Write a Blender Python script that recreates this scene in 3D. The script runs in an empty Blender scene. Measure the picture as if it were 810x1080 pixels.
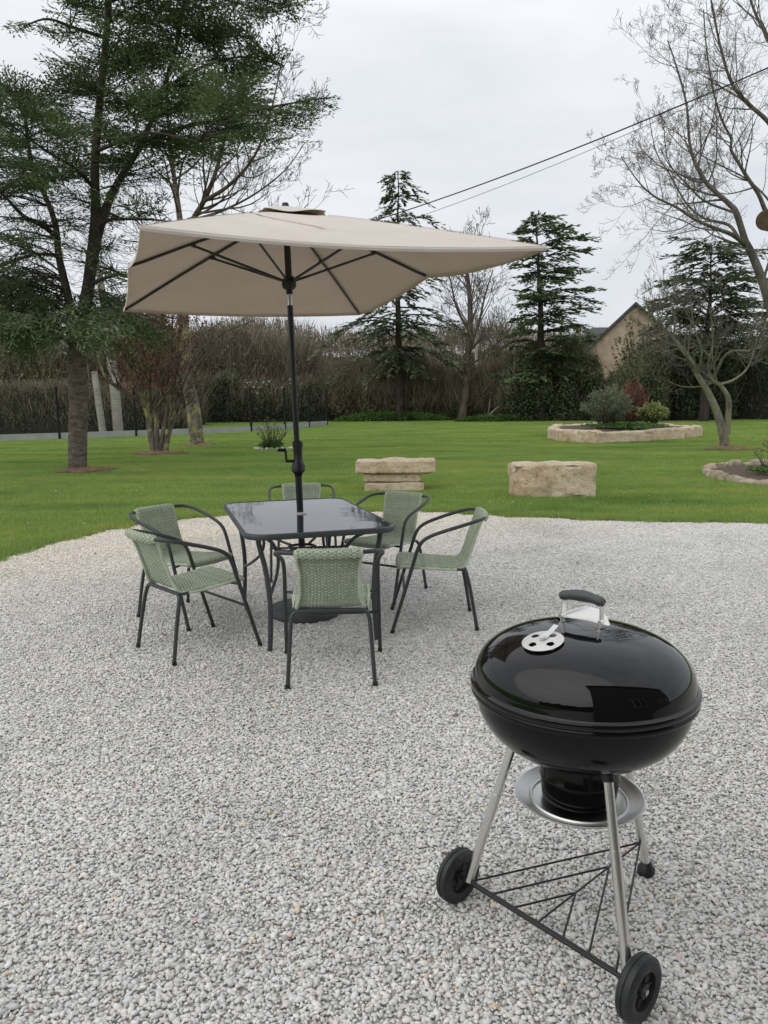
import bpy, math, random
import numpy as np
from mathutils import Vector, Matrix, noise
PI = math.pi
R = math.radians
rnd = random.Random(7)
sc = bpy.context.scene
col = sc.collection
CAMH = 1.478

# ------------------------------------------------------------------ camera
cr = Vector((0.99994351, -0.00156745, -0.01051328)).normalized()
cf = Vector((0.0, 0.98906764, -0.14746256)).normalized()
cf = (cf - cr * cf.dot(cr)).normalized()
cu = cr.cross(cf)
cam = bpy.data.cameras.new('camera')
cam.sensor_fit = 'VERTICAL'
cam.sensor_height = 24.0
cam.lens = 799.6 / 1080 * 24
cam.clip_start = 0.05
cam.clip_end = 3000
camo = bpy.data.objects.new('camera', cam)
col.objects.link(camo)
mw = Matrix.Identity(4)
for i, v in enumerate((cr, cu, -cf)):
    for j in range(3):
        mw[j][i] = v[j]
mw[2][3] = CAMH
camo.matrix_world = mw
sc.camera = camo
F = 799.6


def at(px, py, Y):
    """world point at ground distance Y seen at photo pixel px, py"""
    d = cf * F + cr * (px - 405) - cu * (py - 540)
    t = Y / d.y
    return Vector((d.x * t, Y, CAMH + d.z * t))


def G(px, py, z=0.0):
    d = cf * F + cr * (px - 405) - cu * (py - 540)
    t = (z - CAMH) / d.z
    return Vector((d.x * t, d.y * t, z))


# ------------------------------------------------------------------ materials
def mat(name):
    m = bpy.data.materials.new(name)
    m.use_nodes = True
    nt = m.node_tree
    return m, nt, nt.nodes['Principled BSDF']


def N(nt, kind, **kw):
    n = nt.nodes.new(kind)
    for k, v in kw.items():
        if k.startswith('i_'):
            key = k[2:]
            key = int(key) if key.isdigit() else key.replace('_', ' ')
            n.inputs[key].default_value = v
        else:
            setattr(n, k, v)
    return n


def ramp(nt, fac, stops):
    r = nt.nodes.new('ShaderNodeValToRGB')
    e = r.color_ramp.elements
    while len(e) < len(stops):
        e.new(0.5)
    for k, (p, c) in enumerate(stops):
        e[k].position = p
        e[k].color = (c[0], c[1], c[2], 1)
    nt.links.new(fac, r.inputs[0])
    return r.outputs[0]


def noise_fac(nt, scale, detail=4, rough=0.6, world=True, vec=None, dist=0.0):
    n = N(nt, 'ShaderNodeTexNoise')
    n.inputs['Scale'].default_value = scale
    n.inputs['Detail'].default_value = detail
    n.inputs['Roughness'].default_value = rough
    n.inputs['Distortion'].default_value = dist
    if vec is None:
        if world:
            vec = N(nt, 'ShaderNodeNewGeometry').outputs['Position']
        else:
            vec = N(nt, 'ShaderNodeTexCoord').outputs['Object']
    nt.links.new(vec, n.inputs['Vector'])
    return n.outputs['Fac']


def mixc(nt, fac, a, b, mode='MIX'):
    m = N(nt, 'ShaderNodeMix', data_type='RGBA', blend_type=mode)
    if isinstance(fac, (int, float)):
        m.inputs[0].default_value = fac
    else:
        nt.links.new(fac, m.inputs[0])
    for k, v in ((6, a), (7, b)):
        if isinstance(v, (tuple, list)):
            m.inputs[k].default_value = (v[0], v[1], v[2], 1)
        else:
            nt.links.new(v, m.inputs[k])
    return m.outputs[2]


def mth(nt, op, a, b=0.5, clamp=False):
    m = N(nt, 'ShaderNodeMath', operation=op, use_clamp=clamp)
    for k, v in ((0, a), (1, b)):
        if isinstance(v, (int, float)):
            m.inputs[k].default_value = v
        else:
            nt.links.new(v, m.inputs[k])
    return m.outputs[0]


def bump(nt, b, height, strength=0.4, dist=0.01):
    n = N(nt, 'ShaderNodeBump')
    n.inputs['Strength'].default_value = strength
    n.inputs['Distance'].default_value = dist
    nt.links.new(height, n.inputs['Height'])
    nt.links.new(n.outputs[0], b.inputs['Normal'])


def simple(name, c, rough=0.5, metal=0.0, var=0.12, scale=8, bumpk=0.0, bscale=60, spec=None, coat=0):
    m, nt, b = mat(name)
    f = noise_fac(nt, scale, 5, 0.65, world=False)
    lo = [x * (1 - var) for x in c]
    hi = [min(1, x * (1 + var)) for x in c]
    nt.links.new(ramp(nt, f, [(0.3, lo), (0.7, hi)]), b.inputs['Base Color'])
    b.inputs['Roughness'].default_value = rough
    b.inputs['Metallic'].default_value = metal
    if spec is not None:
        b.inputs['Specular IOR Level'].default_value = spec
    if coat:
        b.inputs['Coat Weight'].default_value = coat
        b.inputs['Coat Roughness'].default_value = 0.02
    if bumpk:
        bump(nt, b, noise_fac(nt, bscale, 4, 0.6, world=False), bumpk, 0.003)
    return m


MATS = {}


def leafmat(name, stops, transl=0.25, patch=0.35, pscale=0.7):
    """foliage: colour from the per-leaf tint attribute, modulated by clumps"""
    m, nt, b = mat(name)
    a = N(nt, 'ShaderNodeAttribute', attribute_name='tint')
    base = ramp(nt, a.outputs['Fac'], stops)
    f = noise_fac(nt, pscale, 3, 0.6)
    f2 = ramp(nt, f, [(0.3, (1 - patch,) * 3), (0.7, (1 + patch,) * 3)])
    c = mixc(nt, 1.0, base, f2, 'MULTIPLY')
    nt.links.new(c, b.inputs['Base Color'])
    b.inputs['Roughness'].default_value = 0.62
    b.inputs['Specular IOR Level'].default_value = 0.25
    t = N(nt, 'ShaderNodeBsdfTranslucent')
    nt.links.new(c, t.inputs['Color'])
    mx = N(nt, 'ShaderNodeMixShader')
    mx.inputs[0].default_value = transl
    nt.links.new(b.outputs[0], mx.inputs[1])
    nt.links.new(t.outputs[0], mx.inputs[2])
    nt.links.new(mx.outputs[0], nt.nodes['Material Output'].inputs['Surface'])
    return m


def barkmat(name, dark, light, lichen=None, sc_=6.0, lich=0.5, zs=0.35):
    m, nt, b = mat(name)
    tc = N(nt, 'ShaderNodeNewGeometry').outputs['Position']
    mp = N(nt, 'ShaderNodeMapping')
    mp.inputs['Scale'].default_value = (1, 1, zs)
    nt.links.new(tc, mp.inputs['Vector'])
    f = noise_fac(nt, sc_, 8, 0.7, vec=mp.outputs[0])
    c = ramp(nt, f, [(0.35, dark), (0.65, light)])
    if lichen:
        f3 = noise_fac(nt, 3.3, 6, 0.65)
        k = ramp(nt, f3, [(lich, (0, 0, 0)), (lich + 0.08, (1, 1, 1))])
        c = mixc(nt, k, c, lichen)
    nt.links.new(c, b.inputs['Base Color'])
    b.inputs['Roughness'].default_value = 0.9
    b.inputs['Specular IOR Level'].default_value = 0.2
    bump(nt, b, f, 0.7, 0.03)
    return m


# ------------------------------------------------------------------ mesh builders
class MB:
    def __init__(self):
        self.v = []
        self.f = []
        self.t = []          # tint per face
        self.cur = 0.5

    def add(self, vs, fs):
        o = len(self.v)
        self.v.extend([tuple(x) for x in vs])
        self.f.extend([tuple(i + o for i in f) for f in fs])
        self.t.extend([self.cur] * len(fs))

    def tube(self, pts, rad, n=6, cap=True, flat=None):
        pts = [Vector(p) for p in pts]
        m = len(pts)
        if m < 2:
            return
        if isinstance(rad, (int, float)):
            rad = [rad] * m
        t0 = (pts[1] - pts[0]).normalized()
        up = Vector((0, 0, 1)) if abs(t0.z) < 0.9 else Vector((1, 0, 0))
        u = t0.cross(up).normalized()
        vs = []
        for i in range(m):
            if i == 0:
                t = t0
            elif i == m - 1:
                t = (pts[i] - pts[i - 1])
            else:
                t = (pts[i + 1] - pts[i - 1])
            if t.length < 1e-9:
                t = t0
            t = t.normalized()
            u = (u - t * u.dot(t))
            if u.length < 1e-6:
                u = t.orthogonal()
            u.normalize()
            w = t.cross(u)
            for k in range(n):
                a = 2 * PI * k / n
                vs.append(pts[i] + (u * math.cos(a) + w * math.sin(a)) * rad[i])
        fs = []
        for i in range(m - 1):
            for k in range(n):
                k2 = (k + 1) % n
                fs.append((i * n + k, i * n + k2, (i + 1) * n + k2, (i + 1) * n + k))
        if cap:
            fs.append(tuple(range(n - 1, -1, -1)))
            fs.append(tuple((m - 1) * n + k for k in range(n)))
        self.add(vs, fs)

    def box(self, c, s, rot=0.0, bev=0.0):
        cx, cy, cz = c
        x, y, z = s[0] / 2, s[1] / 2, s[2] / 2
        ca, sa = math.cos(rot), math.sin(rot)
        vs = []
        for dz in (-z, z):
            for dx, dy in ((-x, -y), (x, -y), (x, y), (-x, y)):
                vs.append((cx + dx * ca - dy * sa, cy + dx * sa + dy * ca, cz + dz))
        self.add(vs, [(3, 2, 1, 0), (4, 5, 6, 7), (0, 1, 5, 4), (1, 2, 6, 5), (2, 3, 7, 6), (3, 0, 4, 7)])

    def lathe(self, prof, n=48, c=(0, 0, 0), closed=False):
        vs = []
        for r, z in prof:
            for k in range(n):
                a = 2 * PI * k / n
                vs.append((c[0] + r * math.cos(a), c[1] + r * math.sin(a), c[2] + z))
        fs = []
        m = len(prof)
        for i in range(m - 1 if not closed else m):
            j = (i + 1) % m
            for k in range(n):
                k2 = (k + 1) % n
                fs.append((i * n + k, i * n + k2, j * n + k2, j * n + k))
        self.add(vs, fs)

    def grid(self, P):
        """P[i][j] points"""
        a, b = len(P), len(P[0])
        vs = [p for row in P for p in row]
        fs = [(i * b + j, i * b + j + 1, (i + 1) * b + j + 1, (i + 1) * b + j) for i in range(a - 1) for j in range(b - 1)]
        self.add(vs, fs)

    def build(self, name, m, parent=None, smooth=True, bevel=0.0, loc=None):
        me = bpy.data.meshes.new(name)
        me.from_pydata(self.v, [], self.f)
        if smooth:
            me.shade_smooth()
            try:
                me.set_sharp_from_angle(angle=R(38))
            except Exception:
                pass
        a = me.attributes.new('tint', 'FLOAT', 'FACE')
        a.data.foreach_set('value', self.t)
        if isinstance(m, (list, tuple)):
            for q in m:
                me.materials.append(q)
        else:
            me.materials.append(m)
        o = bpy.data.objects.new(name, me)
        col.objects.link(o)
        if parent:
            o.parent = parent
        if loc:
            o.location = loc
        if bevel:
            b = o.modifiers.new('bevel', 'BEVEL')
            b.width = bevel
            b.segments = 2
            b.limit_method = 'ANGLE'
        return o


def tag(o, label=None, cat=None, group=None, kind=None):
    for k, v in (('label', label), ('category', cat), ('group', group), ('kind', kind)):
        if v:
            o[k] = v
    return o


def thing(name, label, cat, loc=(0, 0, 0), rz=0.0, group=None):
    o = bpy.data.objects.new(name, None)
    o.empty_display_size = 0.1
    col.objects.link(o)
    o.location = loc
    o.rotation_euler = (0, 0, rz)
    return tag(o, label, cat, group)


def copy_tree(o, parent=None):
    c = o.copy()
    col.objects.link(c)
    c.parent = parent
    for ch in list(o.children):
        copy_tree(ch, c)
    return c


# numpy leaf clouds: every leaf a small quad (or folded blade)
class Leaves:
    def __init__(self):
        self.c, self.d, self.n, self.l, self.w, self.t = [], [], [], [], [], []

    def add(self, c, d, n, l, w, t):
        self.c.append(c); self.d.append(d); self.n.append(n)
        self.l.append(l); self.w.append(w); self.t.append(t)

    def addn(self, c, d, n, l, w, t):
        for q, x in ((self.c, c), (self.d, d), (self.n, n)):
            q.extend(list(x))
        self.l.extend(list(l)); self.w.extend(list(w)); self.t.extend(list(t))

    def build(self, name, m, parent=None, shape='diamond'):
        c = np.array(self.c, float); d = np.array(self.d, float); n = np.array(self.n, float)
        l = np.array(self.l, float)[:, None]; w = np.array(self.w, float)[:, None]
        d /= np.linalg.norm(d, axis=1)[:, None] + 1e-9
        s = np.cross(d, n)
        s /= np.linalg.norm(s, axis=1)[:, None] + 1e-9
        k = len(c)
        V = np.empty((k, 4, 3))
        V[:, 0] = c
        V[:, 1] = c + d * l * 0.45 + s * w * 0.5
        V[:, 2] = c + d * l
        V[:, 3] = c + d * l * 0.45 - s * w * 0.5
        me = bpy.data.meshes.new(name)
        me.vertices.add(k * 4)
        me.vertices.foreach_set('co', V.ravel())
        me.loops.add(k * 4)
        me.loops.foreach_set('vertex_index', np.arange(k * 4, dtype=np.int32))
        me.polygons.add(k)
        me.polygons.foreach_set('loop_start', np.arange(0, k * 4, 4, dtype=np.int32))
        me.polygons.foreach_set('loop_total', np.full(k, 4, dtype=np.int32))
        a = me.attributes.new('tint', 'FLOAT', 'FACE')
        a.data.foreach_set('value', np.array(self.t, dtype=np.float32))
        me.materials.append(m)
        me.update(calc_edges=True)
        me.validate()
        o = bpy.data.objects.new(name, me)
        col.objects.link(o)
        if parent:
            o.parent = parent
        return o


def rv(rg=rnd):
    while True:
        v = Vector((rg.uniform(-1, 1), rg.uniform(-1, 1), rg.uniform(-1, 1)))
        if 0.05 < v.length < 1:
            return v.normalized()


# ================================================================== WORLD
SUN_EL, SUN_AZ = R(50), R(222)        # high thin sun behind the cloud, from the left rear
w = bpy.data.worlds.new('World')
sc.world = w
w.use_nodes = True
nt = w.node_tree
bg = nt.nodes['Background']
sky = N(nt, 'ShaderNodeTexSky', sky_type='NISHITA')
sky.sun_disc = False
sky.sun_elevation = SUN_EL
sky.sun_rotation = SUN_AZ
sky.air_density = 1.0
sky.dust_density = 3.0
skys = mixc(nt, 1.0, sky.outputs[0], (0.085, 0.085, 0.085), 'MULTIPLY')
tc = N(nt, 'ShaderNodeTexCoord').outputs['Generated']
mp = N(nt, 'ShaderNodeMapping')
mp.inputs['Scale'].default_value = (1.0, 1.0, 3.2)
nt.links.new(tc, mp.inputs['Vector'])
n1 = noise_fac(nt, 2.1, 7, 0.55, vec=mp.outputs[0], dist=0.3)
cl = ramp(nt, n1, [(0.34, (0.735, 0.77, 0.83)), (0.5, (0.845, 0.87, 0.915)), (0.66, (0.95, 0.965, 0.99))])
mx = mixc(nt, 0.93, skys, cl)
sz_ = N(nt, 'ShaderNodeSeparateXYZ')
nt.links.new(tc, sz_.inputs[0])
hg = ramp(nt, sz_.outputs[2], [(0.0, (0.88, 0.89, 0.91)), (0.25, (0.98, 0.985, 0.99)), (0.60, (1.18, 1.175, 1.16))])
mx = mixc(nt, 1.0, mx, hg, 'MULTIPLY')
# the cloud is brighter around the hidden sun
sdv = (math.sin(SUN_AZ) * math.cos(SUN_EL), math.cos(SUN_AZ) * math.cos(SUN_EL), math.sin(SUN_EL))
vd = N(nt, 'ShaderNodeVectorMath', operation='DOT_PRODUCT')
nt.links.new(tc, vd.inputs[0])
vd.inputs[1].default_value = sdv
g_ = mth(nt, 'POWER', mth(nt, 'MAXIMUM', vd.outputs['Value'], 0.0), 5.0)
g_ = mth(nt, 'MULTIPLY', g_, mth(nt, 'MULTIPLY', n1, 1.9))
mx = mixc(nt, g_, mx, (1.35, 1.34, 1.32))
nt.links.new(mx, bg.inputs['Color'])
bg.inputs['Strength'].default_value = 1.0
sc.view_settings.view_transform = 'Standard'
sc.view_settings.look = 'None'
sc.view_settings.exposure = 0
sun = bpy.data.lights.new('sun', 'SUN')
sun.energy = 0.75
sun.angle = R(90)
sun.color = (1.0, 0.965, 0.91)
so = bpy.data.objects.new('sun', sun)
col.objects.link(so)
# direction to the sun (nishita: rotation measured from +Y towards +X)
sd = Vector((math.sin(SUN_AZ) * math.cos(SUN_EL), math.cos(SUN_AZ) * math.cos(SUN_EL), math.sin(SUN_EL)))
so.rotation_euler = sd.to_track_quat('Z', 'Y').to_euler()

# ================================================================== GROUND
m, nt, b = mat('grass_ground')
f = noise_fac(nt, 0.35, 6, 0.6)
f2 = noise_fac(nt, 5.0, 6, 0.75)
c = ramp(nt, f, [(0.3, (0.12, 0.20, 0.045)), (0.6, (0.185, 0.275, 0.07)), (0.8, (0.25, 0.31, 0.10))])
c = mixc(nt, 0.6, c, ramp(nt, f2, [(0.3, (0.085, 0.15, 0.03)), (0.7, (0.19, 0.27, 0.075))]))
nt.links.new(c, b.inputs['Base Color'])
b.inputs['Roughness'].default_value = 0.95
b.inputs['Specular IOR Level'].default_value = 0.1
bump(nt, b, noise_fac(nt, 40, 5, 0.7), 0.8, 0.04)
M_grassground = m

# lawn boundary (world, from left near to right)
EDGE = [(-3.9, -3.0), (-3.85, 2.0), (-3.80, 5.6), (-3.63, 7.02), (-3.50, 7.75), (-3.22, 8.5), (-2.92, 9.0), (-2.43, 9.42),
        (-1.6, 9.75), (-0.5, 9.84), (0.56, 9.78), (1.4, 9.42), (2.23, 9.06), (3.2, 8.82), (4.43, 8.62), (6.5, 8.4), (10, 8.2), (16, 8.1), (16, -12), (-3.9, -12)]


def catmull(P, n=8):
    out = []
    for i in range(len(P) - 1):
        p0 = P[max(i - 1, 0)]; p1 = P[i]; p2 = P[i + 1]; p3 = P[min(i + 2, len(P) - 1)]
        for k in range(n):
            t = k / n
            out.append(tuple(0.5 * ((2 * b_) + (-a + c_) * t + (2 * a - 5 * b_ + 4 * c_ - d) * t * t + (-a + 3 * b_ - 3 * c_ + d) * t ** 3)
                             for a, b_, c_, d in zip(p0, p1, p2, p3)))
    out.append(tuple(P[-1]))
    return out


curve = catmull(EDGE[:18], 10)
curve = [(x + 0.035 * noise.noise(Vector((x * 2.2, y * 2.2, 1))) + 0.02 * noise.noise(Vector((x * 9, y * 9, 4))),
          y + 0.05 * noise.noise(Vector((x * 2.2, y * 2.2, 7))) + 0.025 * noise.noise(Vector((x * 9, y * 9, 2)))) for x, y in curve]
POLY = curve + [(16, -12), (-3.9, -12)]


def inpoly(x, y, P=POLY):
    r = False
    j = len(P) - 1
    for i in range(len(P)):
        xi, yi = P[i]
        xj, yj = P[j]
        if (yi > y) != (yj > y) and x < (xj - xi) * (y - yi) / (yj - yi) + xi:
            r = not r
        j = i
    return r


mb = MB()
nx = [-900, -400, -150] + [x * 4.0 for x in range(-20, 21)] + [150, 400, 900]
ny = [-300, -120, -40] + [y * 4.0 for y in range(-4, 24)] + [120, 180, 300, 600, 1200]
mb.grid([[(x, y, 0 if y < 70 else min(0.0 + (y - 70) * 0.0, 0)) for x in nx] for y in ny])
o = mb.build('lawn', M_grassground, smooth=False)
tag(o, kind='structure')

m, nt, b = mat('gravel_bed')
v = N(nt, 'ShaderNodeTexVoronoi')
v.inputs['Scale'].default_value = 90
nt.links.new(N(nt, 'ShaderNodeNewGeometry').outputs['Position'], v.inputs['Vector'])
sx = N(nt, 'ShaderNodeSeparateColor')
nt.links.new(v.outputs['Color'], sx.inputs[0])
c = ramp(nt, sx.outputs[0], [(0.0, (0.46, 0.45, 0.42)), (1.0, (0.66, 0.65, 0.62))])
nt.links.new(c, b.inputs['Base Color'])
b.inputs['Roughness'].default_value = 0.95
bump(nt, b, mth(nt, 'MULTIPLY', v.outputs['Distance'], -1.0), 1.0, 0.01)
mb = MB()
mb.add([(x, y, 0.004) for x, y in POLY], [tuple(range(len(POLY) - 1, -1, -1))])
o = mb.build('gravel_yard', m, smooth=False)
tag(o, kind='structure')

# worn soil lip between lawn and gravel
soil = simple('soil', (0.085, 0.062, 0.038), 0.95, var=0.4, scale=14, bumpk=0.8, bscale=50)
mb = MB()
P0, P1 = [], []
for i in range(20, len(curve) - 1):
    x, y = curve[i]
    dx, dy = curve[i + 1][0] - curve[i - 1][0], curve[i + 1][1] - curve[i - 1][1]
    L = math.hypot(dx, dy)
    nx_, ny_ = -dy / L, dx / L
    wd = 0.055 + 0.03 * noise.noise(Vector((x * 3, y * 3, 3))) + (0.04 if x < -1.6 else 0)
    P0.append((x - nx_ * 0.02, y - ny_ * 0.02, 0.010))
    P1.append((x + nx_ * wd, y + ny_ * wd, 0.022))
mb.grid([P0, P1])
o = mb.build('soil_edge', soil)
tag(o, kind='structure')

# ---------------------------------------------------------------- gravel stones (stuff)
m, nt, b = mat('gravel_stone')
a = N(nt, 'ShaderNodeAttribute', attribute_name='scol')
f = noise_fac(nt, 0.9, 4, 0.6)
c = mixc(nt, 1.0, a.outputs['Color'], ramp(nt, f, [(0.3, (0.86, 0.86, 0.85)), (0.5, (1, 1, 1)), (0.7, (1.08, 1.075, 1.06))]), 'MULTIPLY')
# warmer, sandier towards the lawn edge
sp = N(nt, 'ShaderNodeSeparateXYZ')
nt.links.new(N(nt, 'ShaderNodeNewGeometry').outputs['Position'], sp.inputs[0])
k = N(nt, 'ShaderNodeMapRange')
k.inputs['From Min'].default_value = 6.2
k.inputs['From Max'].default_value = 9.3
nt.links.new(mth(nt, 'ADD', sp.outputs[1], mth(nt, 'MULTIPLY', sp.outputs[0], -0.55)), k.inputs['Value'])
k2 = mth(nt, 'MULTIPLY', k.outputs[0], mth(nt, 'MULTIPLY', noise_fac(nt, 1.6, 5, 0.7), 1.5), True)
c = mixc(nt, mth(nt, 'MULTIPLY', k2, 0.75), c, mixc(nt, 1.0, c, (1.08, 0.97, 0.80), 'MULTIPLY'))
nt.links.new(c, b.inputs['Base Color'])
b.inputs['Roughness'].default_value = 0.85
b.inputs['Specular IOR Level'].default_value = 0.25
M_stone = m


def icosa():
    p = (1 + 5 ** 0.5) / 2
    v = np.array([(-1, p, 0), (1, p, 0), (-1, -p, 0), (1, -p, 0), (0, -1, p), (0, 1, p), (0, -1, -p), (0, 1, -p), (p, 0, -1), (p, 0, 1), (-p, 0, -1), (-p, 0, 1)], float)
    v /= np.linalg.norm(v[0])
    f = np.array([(0, 11, 5), (0, 5, 1), (0, 1, 7), (0, 7, 10), (0, 10, 11), (1, 5, 9), (5, 11, 4), (11, 10, 2), (10, 7, 6), (7, 1, 8), (3, 9, 4), (3, 4, 2), (3, 2, 6), (3, 6, 8), (3, 8, 9), (4, 9, 5), (2, 4, 11), (6, 2, 10), (8, 6, 7), (9, 8, 1)])
    return v, f


def stone_tile(seed, size=1.0, pitch=0.0086):
    rg = np.random.default_rng(seed)
    iv, jf = icosa()
    n = int(size / pitch)
    gx, gy = np.meshgrid(np.arange(n), np.arange(n))
    k = n * n
    c = np.stack([(gx.ravel() + 0.5) * pitch - size / 2, (gy.ravel() + 0.5) * pitch - size / 2, np.zeros(k)], 1)
    c[:, :2] += rg.uniform(-0.62, 0.62, (k, 2)) * pitch
    s = rg.lognormal(0, 0.32, k) * 0.0055
    s = np.clip(s, 0.0028, 0.0108)
    c[:, 2] = 0.006 + rg.uniform(0, 0.0075, k) + 0.002 * rg.standard_normal(k)
    sc3 = np.stack([s * rg.uniform(1.05, 1.7, k), s * rg.uniform(0.7, 1.05, k), s * rg.uniform(0.40, 0.75, k)], 1)
    V = iv[None] * (1 + rg.uniform(-0.24, 0.24, (k, 12, 1)))
    V = V * sc3[:, None, :]
    # random tilt + spin
    a, t, ph = rg.uniform(0, 2 * PI, k), rg.normal(0, 0.33, k), rg.uniform(0, 2 * PI, k)
    ca, sa = np.cos(a), np.sin(a)
    x = V[..., 0] * ca[:, None] - V[..., 1] * sa[:, None]
    y = V[..., 0] * sa[:, None] + V[..., 1] * ca[:, None]
    z = V[..., 2]
    ct, st = np.cos(t)[:, None], np.sin(t)[:, None]
    y, z = y * ct - z * st, y * st + z * ct
    cp, sp_ = np.cos(ph)[:, None], np.sin(ph)[:, None]
    x, y = x * cp - y * sp_, x * sp_ + y * cp
    V = np.stack([x, y, z], -1) + c[:, None, :]
    Fc = (jf[None] + (np.arange(k) * 12)[:, None, None]).reshape(-1, 3)
    me = bpy.data.meshes.new('gravel_patch')
    me.vertices.add(k * 12)
    me.vertices.foreach_set('co', V.ravel())
    nf = len(Fc)
    me.loops.add(nf * 3)
    me.loops.foreach_set('vertex_index', Fc.ravel().astype(np.int32))
    me.polygons.add(nf)
    me.polygons.foreach_set('loop_start', np.arange(0, nf * 3, 3, dtype=np.int32))
    me.polygons.foreach_set('loop_total', np.full(nf, 3, dtype=np.int32))
    g = np.clip(rg.normal(0.71, 0.07, k), 0.38, 0.88)
    dark = rg.random(k) < 0.05
    g[dark] *= 0.62
    C = np.stack([g * 1.0, g * 0.982, g * 0.945, np.ones(k)], 1)
    r1 = rg.random(k)
    tan = r1 < 0.009
    C[tan, :3] = g[tan, None] * np.array([1.02, 0.86, 0.62])
    pink = (r1 > 0.018) & (r1 < 0.023)
    C[pink, :3] = g[pink, None] * np.array([0.95, 0.74, 0.68])
    blue = (r1 > 0.03) & (r1 < 0.28)
    C[blue, :3] *= np.array([0.96, 0.99, 1.04])
    at_ = me.attributes.new('scol', 'FLOAT_COLOR', 'FACE')
    at_.data.foreach_set('color', np.repeat(C, 20, axis=0).astype(np.float32).ravel())
    me.materials.append(M_stone)
    me.update(calc_edges=True)
    return me


def scatter(name, meshes, pts, rots, mat_, kind='stuff', label=None, cat=None):
    """one object whose geometry nodes lay tiles of stones / blades on its points"""
    cl_ = bpy.data.collections.new(name + '_patches')
    for i, me in enumerate(meshes):
        cl_.objects.link(bpy.data.objects.new(name + '_patch', me))
    me = bpy.data.meshes.new(name)
    me.from_pydata([tuple(p) for p in pts], [], [])
    a = me.attributes.new('spin', 'FLOAT', 'POINT')
    a.data.foreach_set('value', rots)
    a = me.attributes.new('pick', 'INT', 'POINT')
    a.data.foreach_set('value', [rnd.randrange(len(meshes)) for _ in pts])
    me.materials.append(mat_)
    o = bpy.data.objects.new(name, me)
    col.objects.link(o)
    g = bpy.data.node_groups.new(name, 'GeometryNodeTree')
    g.interface.new_socket('Geometry', in_out='INPUT', socket_type='NodeSocketGeometry')
    g.interface.new_socket('Geometry', in_out='OUTPUT', socket_type='NodeSocketGeometry')
    gi = g.nodes.new('NodeGroupInput'); go = g.nodes.new('NodeGroupOutput')
    ci = g.nodes.new('GeometryNodeCollectionInfo')
    ci.inputs['Collection'].default_value = cl_
    ci.inputs['Separate Children'].default_value = True
    ci.inputs['Reset Children'].default_value = True
    ip = g.nodes.new('GeometryNodeInstanceOnPoints')
    ip.inputs['Pick Instance'].default_value = True
    na = g.nodes.new('GeometryNodeInputNamedAttribute'); na.data_type = 'INT'; na.inputs['Name'].default_value = 'pick'
    ns = g.nodes.new('GeometryNodeInputNamedAttribute'); ns.data_type = 'FLOAT'; ns.inputs['Name'].default_value = 'spin'
    cx = g.nodes.new('ShaderNodeCombineXYZ')
    L = g.links
    L.new(gi.outputs[0], ip.inputs['Points'])
    L.new(ci.outputs[0], ip.inputs['Instance'])
    L.new(na.outputs[0], ip.inputs['Instance Index'])
    L.new(ns.outputs[0], cx.inputs['Z'])
    L.new(cx.outputs[0], ip.inputs['Rotation'])
    L.new(ip.outputs[0], go.inputs[0])
    md = o.modifiers.new('scatter', 'NODES')
    md.node_group = g
    return tag(o, label, cat, None, kind)


tiles = [stone_tile(s) for s in (11, 12, 13, 14)]
# half-size tiles hug the curved edge
small = [stone_tile(s, 0.25) for s in (21, 22, 23)]
pts, rots, pts2, rots2 = [], [], [], []
for iy in range(-1, 11):
    for ix in range(-5, 9):
        cx_, cy_ = ix + 0.5, iy + 0.5
        if abs(cx_) > 0.62 * (cy_ + 1.2) + 2.6:
            continue
        cs = [inpoly(cx_ + dx, cy_ + dy) for dx in (-0.5, 0, 0.5) for dy in (-0.5, 0, 0.5)]
        if all(cs):
            pts.append((cx_, cy_, 0.0)); rots.append(rnd.randrange(4) * PI / 2)
        elif any(cs):
            for a_ in range(4):
                for b_ in range(4):
                    qx, qy = cx_ - 0.375 + a_ * 0.25, cy_ - 0.375 + b_ * 0.25
                    if inpoly(qx, qy) or inpoly(qx + 0.05, qy - 0.08):
                        pts2.append((qx, qy, 0.0)); rots2.append(rnd.randrange(4) * PI / 2)
scatter('gravel', tiles, pts, rots, M_stone, label='pale grey crushed gravel covering the yard in the foreground', cat='gravel')
scatter('gravel', small, pts2, rots2, M_stone, label='pale gravel fringe thinning out along the lawn edge', cat='gravel')

# ---------------------------------------------------------------- grass blades (stuff)
m, nt, b = mat('grass_blade')
a = N(nt, 'ShaderNodeAttribute', attribute_name='tint')
c = ramp(nt, a.outputs['Fac'], [(0.0, (0.145, 0.245, 0.056)), (0.5, (0.315, 0.440, 0.115)), (0.9, (0.455, 0.545, 0.185)), (1.0, (0.60, 0.55, 0.30))])
geo = N(nt, 'ShaderNodeNewGeometry').outputs['Position']
mp = N(nt, 'ShaderNodeMapping')
mp.inputs['Scale'].default_value = (0.35, 1.0, 0.2)
mp.inputs['Rotation'].default_value = (0, 0, 0.15)
nt.links.new(geo, mp.inputs['Vector'])
f = noise_fac(nt, 0.8, 6, 0.62, vec=mp.outputs[0])
c = mixc(nt, 1.0, c, ramp(nt, f, [(0.32, (0.60, 0.72, 0.62)), (0.46, (0.92, 0.97, 0.95)), (0.56, (1.08, 1.03, 1.0)), (0.70, (1.42, 1.18, 1.12))]), 'MULTIPLY')
nt.links.new(c, b.inputs['Base Color'])
b.inputs['Roughness'].default_value = 0.6
b.inputs['Specular IOR Level'].default_value = 0.25
t = N(nt, 'ShaderNodeBsdfTranslucent')
nt.links.new(c, t.inputs['Color'])
mxs = N(nt, 'ShaderNodeMixShader')
mxs.inputs[0].default_value = 0.3
nt.links.new(b.outputs[0], mxs.inputs[1]); nt.links.new(t.outputs[0], mxs.inputs[2])
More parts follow.
